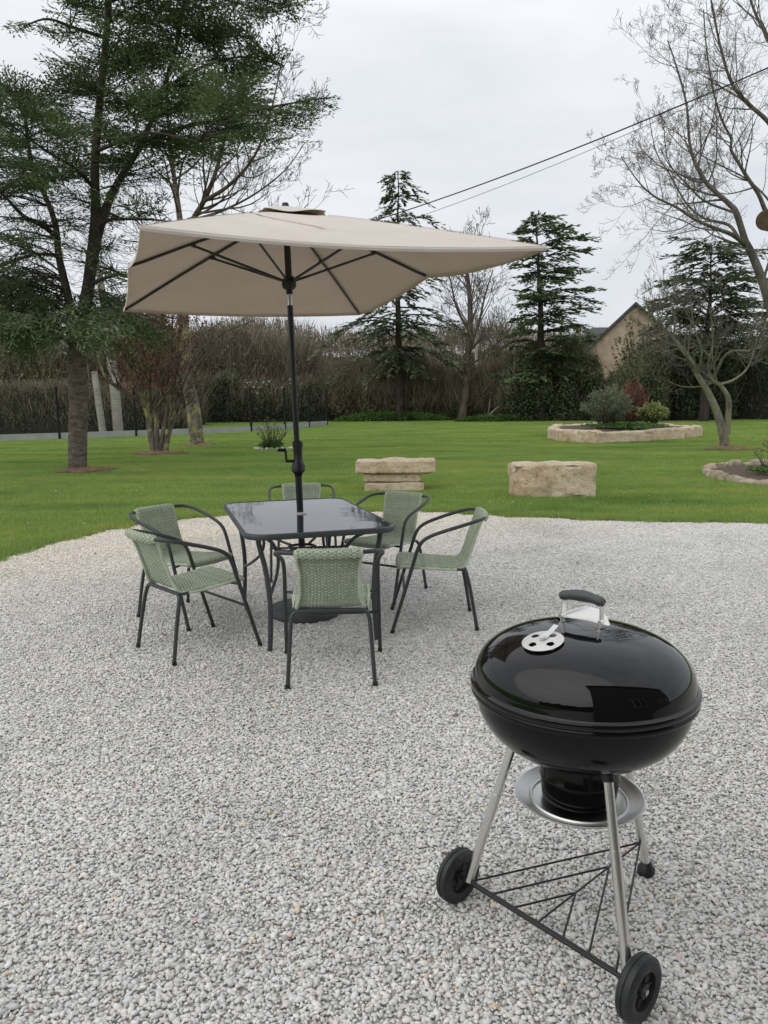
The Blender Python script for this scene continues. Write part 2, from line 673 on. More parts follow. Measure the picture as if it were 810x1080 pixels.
nt.links.new(mxs.outputs[0], nt.nodes['Material Output'].inputs['Surface'])
M_blade = m


def blade_tile(seed, size, n, h=0.045, wd=0.006):
    rg = np.random.default_rng(seed)
    c = np.zeros((n, 3)); c[:, :2] = rg.uniform(-size / 2, size / 2, (n, 2))
    clump = np.array([0.5 + 0.5 * noise.noise(Vector((x * 3, y * 3, seed))) for x, y in c[:, :2]])
    hh = h * rg.uniform(0.55, 1.25, n) * (0.75 + 0.5 * clump)
    a = rg.uniform(0, 2 * PI, n); ln = rg.uniform(0.1, 0.75, n) * hh
    tip = c + np.stack([np.cos(a) * ln, np.sin(a) * ln, hh], 1)
    b_ = rg.uniform(0, 2 * PI, n)
    s = np.stack([np.cos(b_), np.sin(b_), np.zeros(n)], 1) * (wd / 2) * rg.uniform(0.7, 1.4, (n, 1))
    V = np.stack([c - s, c + s, tip], 1)
    me = bpy.data.meshes.new('grass_patch')
    me.vertices.add(n * 3); me.vertices.foreach_set('co', V.ravel())
    me.loops.add(n * 3); me.loops.foreach_set('vertex_index', np.arange(n * 3, dtype=np.int32))
    me.polygons.add(n)
    me.polygons.foreach_set('loop_start', np.arange(0, n * 3, 3, dtype=np.int32))
    me.polygons.foreach_set('loop_total', np.full(n, 3, dtype=np.int32))
    at_ = me.attributes.new('tint', 'FLOAT', 'FACE')
    tt = np.clip(0.45 + 0.35 * (clump - 0.5) + rg.normal(0, 0.18, n), 0, 0.9)
    tt[rg.random(n) < 0.03] = 1.0
    at_.data.foreach_set('value', tt.astype(np.float32))
    me.materials.append(M_blade)
    me.update(calc_edges=True)
    return me


gt = [blade_tile(s, 2.04, 30000) for s in (1, 2, 3)]
gs = [blade_tile(s, 0.26, 520, h=0.05) for s in (4, 5, 6)]
gf = [blade_tile(s, 4.05, 26000, 0.06, 0.014) for s in (7, 8)]
pts, rots, pts2, rots2, pts3, rots3 = [], [], [], [], [], []
for iy in range(1, 12):
    for ix in range(-9, 9):
        cx_, cy_ = ix * 2 + 1, iy * 2 + 1
        if abs(cx_) > 0.62 * cy_ + 3.5:
            continue
        cs = [inpoly(cx_ + dx, cy_ + dy) for dx in (-1, -0.5, 0, 0.5, 1) for dy in (-1, -0.5, 0, 0.5, 1)]
        if not any(cs):
            pts.append((cx_, cy_, 0)); rots.append(rnd.randrange(4) * PI / 2)
        elif not all(cs):
            for a_ in range(8):
                for b_ in range(8):
                    qx, qy = cx_ - 0.875 + a_ * 0.25, cy_ - 0.875 + b_ * 0.25
                    ins = [inpoly(qx + dx, qy + dy) for dx in (-0.09, 0.09) for dy in (-0.09, 0.09)]
                    if sum(ins) <= 1:
                        pts2.append((qx, qy, 0)); rots2.append(rnd.uniform(0, 6.28))
for i in range(22, len(curve) - 1):
    x, y = curve[i]
    for k_ in range(3):
        dx, dy = curve[i + 1][0] - curve[i - 1][0], curve[i + 1][1] - curve[i - 1][1]
        L = math.hypot(dx, dy); q = rnd.uniform(0.12, 0.26) if rnd.random() > .12 else rnd.uniform(.05, .12)
        pts2.append((x - dy / L * q + rnd.uniform(-.05, .05), y + dx / L * q, 0)); rots2.append(rnd.uniform(0, 6.28))
for iy in range(6, 14):
    for ix in range(-9, 9):
        cx_, cy_ = ix * 4 + 2, iy * 4 + 2
        if abs(cx_) < 0.6 * cy_ + 4 and cy_ > 23.5:
            pts3.append((cx_, cy_, 0)); rots3.append(rnd.randrange(4) * PI / 2)
scatter('grass', gt, pts, rots, M_blade, label='short mown green grass of the lawn behind the gravel', cat='grass')
scatter('grass', gs, pts2, rots2, M_blade, label='ragged grass fringe along the edge of the gravel', cat='grass')
scatter('grass', gf, pts3, rots3, M_blade, label='far mown grass reaching back to the fence and hedge', cat='grass')


# little things lying about: dry leaves on the gravel, daisies in the grass
M_dry = simple('dry_leaf', (0.16, 0.095, 0.05), 0.8, var=0.4, scale=3)
LV_ = []


def bits(name, n, region, cols_, size, m_, label, cat, z, petals=1):
    rg_ = random.Random(n)
    v, f = [], []
    while n > 0:
        x, y = rg_.uniform(region[0], region[1]), rg_.uniform(region[2], region[3])
        if inpoly(x, y) != (petals == 1):
            continue
        n -= 1
        for j in range(petals):
            a = rg_.uniform(0, 2 * PI) if petals == 1 else j * 2 * PI / petals
            s = size * rg_.uniform(.6, 1.3)
            d = Vector((math.cos(a), math.sin(a), rg_.uniform(-.2, .5)))
            q = Vector((-d.y, d.x, rg_.uniform(-.3, .3)))
            c_ = Vector((x, y, z))
            o_ = len(v)
            v += [tuple(c_), tuple(c_ + d * s * .5 + q * s * .28), tuple(c_ + d * s + Vector((0, 0, s * .15))), tuple(c_ + d * s * .5 - q * s * .28)]
            f.append((o_, o_ + 1, o_ + 2, o_ + 3))
    me_ = bpy.data.meshes.new(name)
    me_.from_pydata(v, [], f)
    me_.materials.append(m_)
    ob = bpy.data.objects.new(name, me_)
    col.objects.link(ob)
    return tag(ob, label, cat, None, 'stuff')


bits('dry_leaves', 170, (-3.5, 5, 1.2, 9.5), None, .028, M_dry, 'scattered dry leaf fragments on the gravel', 'dry leaves', .022)
bits('daisies', 90, (-7, 7, 8.5, 17), None, .014, simple('daisy_white', (.75, .75, .72), .7), 'tiny white daisies dotted in the lawn', 'daisies', .055, 6)
#PART2
# ================================================================== FURNITURE MATERIALS
M_frame = simple('dark_grey_powder_coat', (0.040, 0.046, 0.047), 0.42, var=0.15, scale=5, bumpk=0.05, bscale=300)
M_tableframe = simple('anthracite_paint', (0.050, 0.056, 0.060), 0.38, var=0.12, scale=5, bumpk=0.05, bscale=300)
M_black = simple('black_plastic', (0.012, 0.012, 0.013), 0.45, var=0.2, scale=20)
M_pole = simple('black_painted_pole', (0.014, 0.015, 0.016), 0.35, var=0.2, scale=10)
m, nt, b = mat('sage_wicker')
a = N(nt, 'ShaderNodeAttribute', attribute_name='tint')
c = ramp(nt, a.outputs['Fac'], [(0.0, (0.15, 0.18, 0.13)), (0.35, (0.34, 0.40, 0.305)), (0.7, (0.49, 0.56, 0.435)), (1.0, (0.60, 0.66, 0.53))])
c = mixc(nt, 1.0, c, ramp(nt, noise_fac(nt, 26, 4, 0.6, world=False), [(0.3, (0.86, 0.87, 0.84)), (0.7, (1.1, 1.09, 1.08))]), 'MULTIPLY')
nt.links.new(c, b.inputs['Base Color'])
b.inputs['Roughness'].default_value = 0.5
b.inputs['Specular IOR Level'].default_value = 0.35
M_wicker = m


# ------------------------------------------------------------------ chair
# origin: centre of the footprint on the ground; +y is where the sitter looks
def smooth(P, n=6):
    return [Vector(p) for p in catmull(P, n)]


prof = catmull([(0.232, 0.392), (0.238, 0.412), (0.222, 0.428), (0.17, 0.427), (0.08, 0.418), (-0.02, 0.410), (-0.12, 0.404), (-0.175, 0.408), (-0.200, 0.432),
                (-0.222, 0.48), (-0.255, 0.565), (-0.288, 0.65), (-0.308, 0.703), (-0.320, 0.733), (-0.347, 0.734), (-0.357, 0.712), (-0.344, 0.690)], 6)
plen = [0.0]
for i in range(1, len(prof)):
    plen.append(plen[-1] + math.hypot(prof[i][0] - prof[i - 1][0], prof[i][1] - prof[i - 1][1]))


def along(s):
    s = max(0, min(plen[-1], s))
    for i in range(1, len(prof)):
        if plen[i] >= s:
            t = (s - plen[i - 1]) / max(1e-9, plen[i] - plen[i - 1])
            y = prof[i - 1][0] + (prof[i][0] - prof[i - 1][0]) * t
            z = prof[i - 1][1] + (prof[i][1] - prof[i - 1][1]) * t
            dy, dz = prof[i][0] - prof[i - 1][0], prof[i][1] - prof[i - 1][1]
            L = math.hypot(dy, dz)
            return y, z, -dz / L * -1, dy / L * -1   # outward normal (towards the sitter)
    return prof[-1] + (0, 1)


def halfw(s):
    P = [(0, .192), (.06, .205), (.22, .206), (.40, .192), (.45, .172), (.55, .152), (.66, .150), (.74, .160), (.85, .166)]
    for (a, wa), (b_, wb) in zip(P, P[1:]):
        if s <= b_:
            t = (s - a) / (b_ - a)
            t = t * t * (3 - 2 * t)
            return wa + (wb - wa) * t
    return P[-1][1]


def wick(s, u, off=0.0):
    """point on the wicker sheet: s along the profile, u across in [-1, 1]"""
    y, z, ny_, nz_ = along(s)
    hw = halfw(s)
    e = max(0.0, (abs(u) - 0.86) / 0.14)
    back = max(0.0, min(1.0, (s - 0.42) / 0.3))
    x = hw * (u if abs(u) < 0.86 else math.copysign(0.86 + 0.14 * math.sin(e * PI / 2), u))
    drop = 0.016 * (1 - math.cos(e * PI / 2))
    o = off - drop
    yy = y + ny_ * o + back * 0.020 * u * u + (1 - back) * (-0.010 * u * u if s < .1 else 0)
    zz = z + nz_ * o - (1 - back) * 0.006 * (1 - u * u)
    return Vector((x, yy, zz))


def make_chair(label):
    t = thing('garden_armchair', label, 'chair')
    # woven seat and back
    for name, s0, s1 in (('seat', 0.0, 0.455), ('backrest', 0.455, plen[-1])):
        mb = MB()
        mb.cur = 0.12
        rows = int((s1 - s0) / 0.0125)
        mb.grid([[wick(s0 + (s1 - s0) * i / rows, -1 + 2 * j / 16, 0.0) for j in range(17)] for i in range(rows + 1)])
        nst = int((s1 - s0) / 0.0086)
        cols_ = 18
        for i in range(nst):
            s = s0 + (i + 0.5) * (s1 - s0) / nst
            mb.cur = 0.62 + rnd.uniform(-0.2, 0.24)
            P = []
            m_ = cols_ * 2
            for j in range(m_ + 1):
                u = -1 + 2 * j / m_
                amp = 0.0036 * math.cos(PI * (j / 2.0) * 2 / 2 + (PI if i % 2 else 0))
                P.append(wick(s + rnd.uniform(-.0006, .0006), u, amp))
            vs, fs = [], []
            hwid = 0.0040
            for j, p in enumerate(P):
                d = (wick(s + 0.004, -1 + 2 * j / m_, 0) - wick(s - 0.004, -1 + 2 * j / m_, 0)).normalized()
                tt = (P[min(j + 1, m_)] - P[max(j - 1, 0)]).normalized()
                nn = tt.cross(d).normalized()
                for q, r_ in ((-1, 0), (0, 1), (1, 0), (0, -1)):
                    vs.append(p + d * hwid * q + nn * 0.0017 * r_)
                    
            for j in range(m_):
                for q in range(4):
                    q2 = (q + 1) % 4
                    fs.append((j * 4 + q, j * 4 + q2, (j + 1) * 4 + q2, (j + 1) * 4 + q))
            mb.add(vs, fs)
        for j in range(1, cols_):
            mb.cur = 0.42
            u = -1 + 2 * j / cols_
            P = []
            k_ = nst * 2
            for i in range(k_ + 1):
                s = s0 + (s1 - s0) * i / k_
                P.append(wick(s, u, 0.0012 * math.cos(PI * i + PI * j)))
            mb.tube(P, 0.0034, 4, False)
        # rolled side edges
        for sg in (-1, 1):
            mb.cur = 0.72
            mb.tube([wick(s0 + (s1 - s0) * i / 40, sg * 0.985, -0.002) for i in range(41)], 0.0088, 8, False)
        mb.build(name, M_wicker, t)
    r = 0.0115
    # arm hoop: front foot, bend, arm, round behind the back
    for sg in (-1, 1):
        P = [(sg * .272, .272, 0), (sg * .268, .225, .15), (sg * .264, .178, .30), (sg * .260, .135, .44), (sg * .258, .105, .535), (sg * .260, .075, .585), (sg * .264, .025, .618),
             (sg * .272, -.06, .650), (sg * .276, -.15, .678), (sg * .268, -.225, .700), (sg * .243, -.277, .712), (sg * .20, -.308, .716), (sg * .165, -.318, .716)]
        mb = MB()
        Q = smooth(P, 5)
        k_ = 16
        mb.tube(Q[:k_], r, 10)
        o = mb.build('leg', M_frame, t)
        mb = MB()
        mb.tube(Q[k_ - 1:] , r, 10)
        mb.build('armrest', M_frame, t)
    mb = MB()
    mb.tube(smooth([(-.168, -.318, .716), (-.09, -.332, .714), (0, -.336, .713), (.09, -.332, .714), (.168, -.318, .716)], 5), r * 0.78, 10)
    mb.build('top_rail', M_frame, t)
    # rear hoop
    for sg in (-1, 1):
        mb = MB()
        mb.tube(smooth([(sg * .225, -.272, 0), (sg * .216, -.250, .14), (sg * .207, -.225, .28), (sg * .201, -.210, .345), (sg * .186, -.202, .378), (sg * .155, -.199, .388)], 5), r, 10)
        mb.build('leg', M_frame, t)
    mb = MB()
    mb.tube([(-.157, -.199, .388), (.157, -.199, .388)], r, 10)
    for sg in (-1, 1):
        mb.tube(smooth([(sg * .188, -.195, .386), (sg * .19, -.05, .393), (sg * .192, .12, .404), (sg * .188, .215, .408)], 4), 0.009, 8)
        mb.tube([(sg * .19, .13, .400), (sg * .258, .146, .402)], 0.008, 8)
    mb.tube([(-.19, .215, .408), (.19, .215, .408)], 0.009, 8)
    mb.build('seat_frame', M_frame, t)
    mb = MB()
    mb.tube([(-.262, .190, .262), (.262, .190, .262)], 0.0085, 8)
    mb.build('stretcher', M_frame, t)
    # rubber feet
    for x, y in ((.272, .272), (-.272, .272), (.225, -.272), (-.225, -.272)):
        mb = MB()
        mb.tube([(x, y, 0.0), (x, y - (0.01 if y > 0 else -0.002), .022)], 0.0135, 8)
        mb.build('foot_cap', M_black, t)
    return t


CH = [  # rear-feet centre, facing direction, label
    ((-.279, 3.722), (-.045, 1.0), 'green wicker armchair with its back to the camera at the near end of the table'),
    ((-1.337, 4.238), (.73, .68), 'nearer of the two green wicker armchairs at the left of the table, facing right'),
    ((-1.571, 5.235), (.84, -.54), 'farther of the two green wicker armchairs left of the table, nearest the lawn edge'),
    ((.588, 4.893), (-1.0, .01), 'green wicker armchair seen side-on, rightmost of the six, between table and barbecue'),
    ((.134, 5.886), (-.55, -.835), 'green wicker armchair behind the right corner of the table, in front of the stone bench'),
    ((-.72, 6.59), (.12, -.99), 'green wicker armchair at the far end of the table, only its back showing'),
]
chair0 = make_chair(CH[0][2])
for i, ((x, y), (dx, dy), lab) in enumerate(CH):
    o = chair0 if i == 0 else copy_tree(chair0)
    L = math.hypot(dx, dy)
    dx, dy = dx / L, dy / L
    o.location = (x + dx * .272, y + dy * .272, 0.014)
    o.rotation_euler = (0, 0, math.atan2(-dx, dy))
    o['label'] = lab
    o['category'] = 'chair'
    o['group'] = 'green wicker armchairs around the patio table'

# ------------------------------------------------------------------ table
TA = 0.294
tb = thing('patio_table', 'rectangular patio table with dark mirror-like glass top and grey steel frame under the parasol', 'table', (-.554, 5.026, 0.012), TA)
m, nt, b = mat('dark_glass_top')
b.inputs['Base Color'].default_value = (0.030, 0.034, 0.046, 1)
b.inputs['Roughness'].default_value = 0.04
b.inputs['IOR'].default_value = 1.36
b.inputs['Coat Roughness'].default_value = 0.03
n_ = noise_fac(nt, 2.6, 2, 0.4, world=False)
bump(nt, b, n_, 0.10, 0.02)
M_glass = m


def rrect(L, W, r, n=8, off=0.0):
    P = []
    for cx_, cy_, a0 in ((W / 2 - r, L / 2 - r, 0), (-W / 2 + r, L / 2 - r, PI / 2), (-W / 2 + r, -L / 2 + r, PI), (W / 2 - r, -L / 2 + r, 1.5 * PI)):
        for k in range(n + 1):
            a = a0 + PI / 2 * k / n
            P.append((cx_ + (r + off) * math.cos(a), cy_ + (r + off) * math.sin(a)))
    return P


def slab(mb, P, z0, z1, hole=None):
    n = len(P)
    vs = [(x, y, z0) for x, y in P] + [(x, y, z1) for x, y in P]
    fs = [tuple(range(n - 1, -1, -1)), tuple(range(n, 2 * n))]
    fs += [(i, (i + 1) % n, n + (i + 1) % n, n + i) for i in range(n)]
    mb.add(vs, fs)


TL, TW = 1.493, 0.92
mb = MB()
slab(mb, rrect(TL - .028, TW - .028, .13), .704, .7105)
mb.build('glass_top', M_glass, tb, smooth=False, bevel=0.002)
mb = MB()
prof_r = [(-.020, .682), (0.0, .680), (.006, .690), (.006, .704), (.001, .712), (-.008, .7145), (-.014, .712), (-.016, .7025), (-.020, .700)]
rings = [[(x, y, z) for x, y in rrect(TL - .012, TW - .012, .135, 8, o_)] for o_, z in prof_r]
vs = [p for rg_ in rings for p in rg_]
n = len(rings[0])
fs = []
for i in range(len(rings)):
    j = (i + 1) % len(rings)
    for k in range(n):
        fs.append((i * n + k, i * n + (k + 1) % n, j * n + (k + 1) % n, j * n + k))
mb.add(vs, fs)
mb.build('rim', M_tableframe, tb)
M_chrome = simple('brushed_metal', (0.62, 0.62, 0.61), 0.25, metal=1.0, var=0.08, scale=30)
mb = MB()
mb.lathe([(.026, .708), (.036, .708), (.036, .7155), (.033, .717), (.026, .717)], 24, closed=True)
mb.build('parasol_ring', simple('white_plastic', (0.6, 0.6, 0.58), 0.4), tb)
FL_, FW_ = 1.288 / 2, 0.66 / 2
for sx in (-1, 1):
    for sy in (-1, 1):
        mb = MB()
        mb.tube(smooth([(sx * .375, sy * .60, .690), (sx * .365, sy * .605, .62), (sx * .335, sy * .615, .48), (sx * .318, sy * .630, .30), (sx * .322, sy * .642, .12), (sx * FW_, sy * FL_, 0)], 5), 0.0155, 10)
        mb.build('leg', M_tableframe, tb)
        mb = MB()
        mb.tube(smooth([(sx * .35, sy * .55, .672), (sx * .26, sy * .40, .60), (sx * .215, sy * .32, .49), (sx * .235, sy * .36, .38), (sx * .30, sy * .50, .285), (sx * .319, sy * .628, .25)], 5), 0.011, 8)
        mb.tube(smooth([(sx * .225, sy * .335, .54), (sx * .12, sy * .19, .50), (sx * .055, sy * .075, .485)], 4), 0.009, 8)
        mb.build('brace', M_tableframe, tb)
mb = MB()
mb.tube([(.09 * math.cos(a / 24 * 2 * PI), .09 * math.sin(a / 24 * 2 * PI), .485) for a in range(25)], 0.009, 8)
mb.build('centre_ring', M_tableframe, tb)
mb = MB()
for sx in (-1, 1):
    mb.tube([(sx * .37, -.62, .674), (sx * .37, .62, .674)], 0.010, 8)
for sy in (-1, 1):
    mb.tube([(-.37, sy * .60, .674), (.37, sy * .60, .674)], 0.010, 8)
mb.build('apron_frame', M_tableframe, tb)

# ------------------------------------------------------------------ parasol
UB = Vector((-.553, 5.09, 0.0))
upv = Vector((-.020, -.015, 1)).normalized()
nv = Vector((-.013, -.003, 1)).normalized()
HUB = 2.656
um = thing('parasol', 'large rectangular taupe parasol with black ribs standing through the patio table', 'parasol', UB)
# canopy frame in parasol coordinates
CA = 0.348
u0 = Vector((-math.sin(CA), math.cos(CA), 0))
u1 = (u0 - nv * u0.dot(nv)).normalized()
w1 = u1.cross(nv).normalized()
top = upv * HUB
CL_, CW_ = 3.014 / 2, 1.953 / 2
DR, MR = 0.44, 0.09
m, nt, b = mat('taupe_canvas')
f = noise_fac(nt, 3.5, 5, 0.6, world=False)
c = ramp(nt, f, [(0.3, (0.66, 0.60, 0.545)), (0.7, (0.73, 0.67, 0.615))])
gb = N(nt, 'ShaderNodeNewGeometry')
c = mixc(nt, gb.outputs['Backfacing'], c, mixc(nt, 1.0, c, (0.82, 0.75, 0.69), 'MULTIPLY'))  # underside multiplied darker: the shade under the canopy is put into the colour
nt.links.new(c, b.inputs['Base Color'])
b.inputs['Roughness'].default_value = 0.9
b.inputs['Specular IOR Level'].default_value = 0.15
b.inputs['Sheen Weight'].default_value = 0.15
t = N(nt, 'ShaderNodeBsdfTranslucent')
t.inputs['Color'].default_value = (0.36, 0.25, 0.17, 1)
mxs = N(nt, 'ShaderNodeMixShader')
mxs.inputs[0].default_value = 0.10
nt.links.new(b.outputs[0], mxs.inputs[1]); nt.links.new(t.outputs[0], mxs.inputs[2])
nt.links.new(mxs.outputs[0], nt.nodes['Material Output'].inputs['Surface'])
bn = N(nt, 'ShaderNodeBump')
bn.inputs['Strength'].default_value = 0.45
bn.inputs['Distance'].default_value = 0.02
nt.links.new(noise_fac(nt, 7, 6, 0.55, world=False, dist=0.6), bn.inputs['Height'])
nt.links.new(bn.outputs[0], b.inputs['Normal'])
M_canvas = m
ribs = [(-CL_, -CW_, 0), (0, -CW_, MR), (CL_, -CW_, 0), (CL_, CW_, 0), (0, CW_, MR), (-CL_, CW_, 0)]


def cpt(a, b_, h):     # canopy coords -> parasol local
    return top + u1 * a + w1 * b_ + nv * h


def canopy(mb, scale0=0.0, scale1=1.0, lift=0.0, sag_k=1.0, nr=14, ns=12):
    for q in range(6):
        A = ribs[q]; B = ribs[(q + 1) % 6]
        short = (q in (2, 5))
        rows = []
        for i in range(nr + 1):
            r_ = scale0 + (scale1 - scale0) * i / nr
            row = []
            for j in range(ns + 1):
                t_ = j / ns
                a = A[0] + (B[0] - A[0]) * t_
                b_ = A[1] + (B[1] - A[1]) * t_
                hz = A[2] + (B[2] - A[2]) * t_
                s4 = 4 * t_ * (1 - t_)
                inw = 1 - (0.028 if short else 0.010) * s4 * r_ ** 2
                ribcurve = DR * (r_ ** 1.12)
                h = -ribcurve + hz * r_ - sag_k * (0.030 if short else 0.03) * s4 * r_ ** 1.3
                pu = 0.006 * noise.noise(Vector((a * r_ * 5, b_ * r_ * 5, q * 3.1))) * min(1, s4 * 2)
                row.append(cpt(a * r_ * inw, b_ * r_ * inw, h + lift + pu))
            rows.append(row)
        mb.grid(rows)


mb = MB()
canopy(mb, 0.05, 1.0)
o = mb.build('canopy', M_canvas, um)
# hem
mb = MB()
for q in range(6):
    A = ribs[q]; B = ribs[(q + 1) % 6]
    short = q in (2, 5)
    P = []
    for j in range(13):
        t_ = j / 12
        s4 = 4 * t_ * (1 - t_)
        inw = 1 - (0.028 if short else 0.010) * s4
        h = -DR + A[2] + (B[2] - A[2]) * t_ - (0.030 if short else 0.03) * s4
        P.append(((A[0] + (B[0] - A[0]) * t_) * inw, (A[1] + (B[1] - A[1]) * t_) * inw, h))
    mb.grid([[cpt(x * .999, y * .999, h + .002) for x, y, h in P], [cpt(x * 1.003, y * 1.003, h - .010) for x, y, h in P], [cpt(x * 1.001, y * 1.001, h - .022) for x, y, h in P]])
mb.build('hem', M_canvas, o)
# stitched seams over the ribs
M_seam = simple('seam_tape', (0.50, 0.44, 0.39), 0.9)
for A in ribs:
    mb = MB()
    wv_ = Vector((-A[1], A[0], 0)).normalized() * .009
    rw = []
    for q in (-1, 1):
        rw.append([cpt(A[0] * k_ / 20 + wv_.x * q, A[1] * k_ / 20 + wv_.y * q, -DR * (k_ / 20) ** 1.12 + A[2] * k_ / 20 + .004) for k_ in range(4, 21)])
    mb.grid(rw)
    mb.build('seam', M_seam, o)
# seam strap lying across the front panel
mb = MB()
P = []
for k in range(15):
    t_ = k / 14
    a = -0.30 - 0.75 * t_
    b_ = -0.42 + 0.36 * t_ + 0.02 * math.sin(t_ * 9)
    r_ = max(abs(a) / CL_, abs(b_) / CW_)
    P.append((a, b_, -DR * r_ ** 1.12 - 0.030 * r_ ** 1.3 * 0.85 + .008 + .004 * math.sin(k * 2.1)))
mb.grid([[cpt(a, b_ - .012, h) for a, b_, h in P], [cpt(a, b_, h + .006) for a, b_, h in P], [cpt(a, b_ + .012, h) for a, b_, h in P]])
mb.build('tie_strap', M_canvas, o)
# vent cap with its loose wavy edge and the dark gap beneath
M_vent = simple('dark_brown_mesh', (0.075, 0.058, 0.045), 0.9, var=0.3, scale=30)
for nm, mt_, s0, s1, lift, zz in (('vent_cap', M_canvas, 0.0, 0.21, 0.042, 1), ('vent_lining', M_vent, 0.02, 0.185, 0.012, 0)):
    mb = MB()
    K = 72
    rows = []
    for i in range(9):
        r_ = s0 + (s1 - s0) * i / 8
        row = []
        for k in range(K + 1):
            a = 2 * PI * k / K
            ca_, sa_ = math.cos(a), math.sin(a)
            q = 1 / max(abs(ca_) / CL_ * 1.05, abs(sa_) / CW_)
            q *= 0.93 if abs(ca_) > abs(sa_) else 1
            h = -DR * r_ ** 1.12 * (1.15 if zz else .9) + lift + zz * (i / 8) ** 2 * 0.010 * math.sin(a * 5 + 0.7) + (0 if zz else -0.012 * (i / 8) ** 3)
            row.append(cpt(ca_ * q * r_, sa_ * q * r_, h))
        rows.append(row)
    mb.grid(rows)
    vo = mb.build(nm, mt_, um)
mb = MB()
mb.lathe([(0.0, .062), (.018, .060), (.024, .045), (.024, .02), (.012, .0)], 16, c=top)
mb.build('finial', M_black, um)
# pole
JOINT = 2.12
mb = MB()
mb.tube([upv * 0.05, upv * 1.05], 0.0225, 20)
mb.build('pole', M_pole, um)
mb = MB()
mb.tube([upv * 1.05, upv * (JOINT - .035)], 0.019, 20)
mb.build('pole', M_pole, um)
mb = MB()
mb.tube([upv * (JOINT + .035), upv * (HUB - .01)], 0.0215, 20)
mb.build('pole', M_pole, um)
mb = MB()
mb.tube([upv * (JOINT - .036), upv * (JOINT + .036)], 0.0165, 20)
mb.build('tilt_joint', M_chrome, um)
mb = MB()
mb.lathe([(.0, 0), (.024, 0), (.03, .02), (.045, .035), (.045, .075), (.04, .085), (.03, .11), (.03, .19), (.035, .20), (.035, .23), (.0235, .24)], 20, c=upv * 0.97)
hs = mb.build('crank_housing', M_black, um)
mb = MB()
c0 = upv * 1.075
mb.tube([c0 + Vector((-.02, -.01, 0)), c0 + Vector((-.075, -.025, 0))], .010, 8)
mb.tube([c0 + Vector((-.072, -.024, -.002)), c0 + Vector((-.076, -.030, .075))], .008, 8)
mb.tube([c0 + Vector((-.074, -.030, .075)), c0 + Vector((-.125, -.048, .075))], .011, 8)
mb.build('crank_handle', M_black, hs)
# ribs, struts, runner
RUN = HUB - 0.44
mb = MB()
mb.lathe([(.0225, -.03), (.034, -.03), (.046, -.012), (.046, .016), (.034, .03), (.034, .05), (.0225, .052)], 18, c=upv * RUN)
mb.build('runner', M_black, um)
mb = MB()
mb.lathe([(.0, .03), (.04, .02), (.044, -.02), (.03, -.04), (0, -.042)], 18, c=upv * (HUB - .02))
mb.build('top_hub', M_black, um)
for A in ribs:
    def rp(r_, dz=-.016):
        return cpt(A[0] * r_, A[1] * r_, -DR * r_ ** 1.12 + A[2] * r_ + dz)
    mb = MB()
    mb.tube([rp(k / 12, -.018) for k in range(0, 12)] + [rp(.985, -.014)], 0.0095, 6)
    ro = mb.build('rib', M_pole, um)
    long_ = math.hypot(A[0], A[1])
    e = 0.40 if long_ > 1.2 else 0.60
    mb = MB()
    S = upv * (RUN + .01)
    mb.tube([S + (rp(e, -.03) - S) * 0.02, rp(e, -.032)], 0.0085, 6)
    mb.tube([rp(e - .012, -.04), rp(e + .012, -.02)], 0.014, 6)
    mb.build('strut', M_pole, ro)
# base
M_base = simple('granite_grey_base', (0.055, 0.058, 0.062), 0.55, var=0.35, scale=90, bumpk=0.15)
mb = MB()
mb.lathe([(0, 0.0), (.235, 0.0), (.245, .01), (.245, .045), (.235, .058), (.06, .072), (.04, .078), (0, .078)], 56, c=(0, 0, .012))
bo = mb.build('base', M_base, um)
mb = MB()
mb.lathe([(.0235, 0), (.036, 0), (.033, .03), (.030, .27), (.027, .30), (.0235, .30)], 20, c=(0, 0, .085))
mb.build('socket', M_black, bo)
mb = MB()
mb.tube([(.028, 0, .30), (.065, 0, .30)], .006, 8)
mb.tube([(.062, 0, .275), (.062, 0, .325)], .010, 8)
mb.build('knob', M_black, bo)

# ------------------------------------------------------------------ kettle barbecue
m, nt, b = mat('black_enamel')
b.inputs['Base Color'].default_value = (0.0035, 0.0035, 0.004, 1)
b.inputs['Roughness'].default_value = 0.05
b.inputs['IOR'].default_value = 1.48
b.inputs['Coat Roughness'].default_value = 0.02
bump(nt, b, noise_fac(nt, 9, 3, 0.5, world=False), 0.03, 0.01)
nt.links.new(ramp(nt, noise_fac(nt, 7, 8, 0.75, world=False), [(0.35, (.02,) * 3), (0.75, (.075,) * 3)]), b.inputs['Roughness'])
M_enamel = m
m, nt, b = mat('black_enamel_soft')
b.inputs['Base Color'].default_value = (0.0045, 0.0045, 0.005, 1)
b.inputs['Roughness'].default_value = 0.12
b.inputs['IOR'].default_value = 1.36
bump(nt, b, noise_fac(nt, 12, 3, 0.5, world=False), 0.05, 0.01)
M_enamel2 = m
m, nt, b = mat('aluminium_leg')
b.inputs['Base Color'].default_value = (0.80, 0.79, 0.76, 1)
b.inputs['Metallic'].default_value = 1.0
b.inputs['Roughness'].default_value = 0.22
bump(nt, b, noise_fac(nt, 200, 2, 0.5, world=False), 0.08, 0.001)
M_alu = m
m, nt, b = mat('brushed_dish')
b.inputs['Base Color'].default_value = (0.66, 0.66, 0.65, 1)
b.inputs['Metallic'].default_value = 1.0
b.inputs['Roughness'].default_value = 0.34
b.inputs['Anisotropic'].default_value = 0.6
M_dish = m
KC = Vector((.531, 1.960, 0))
KZ = 0.700
kb = thing('kettle_barbecue', 'shiny black round kettle barbecue with lid on, three silver legs and two wheels', 'barbecue', KC)
RR = 0.290
mb = MB()
pr = []
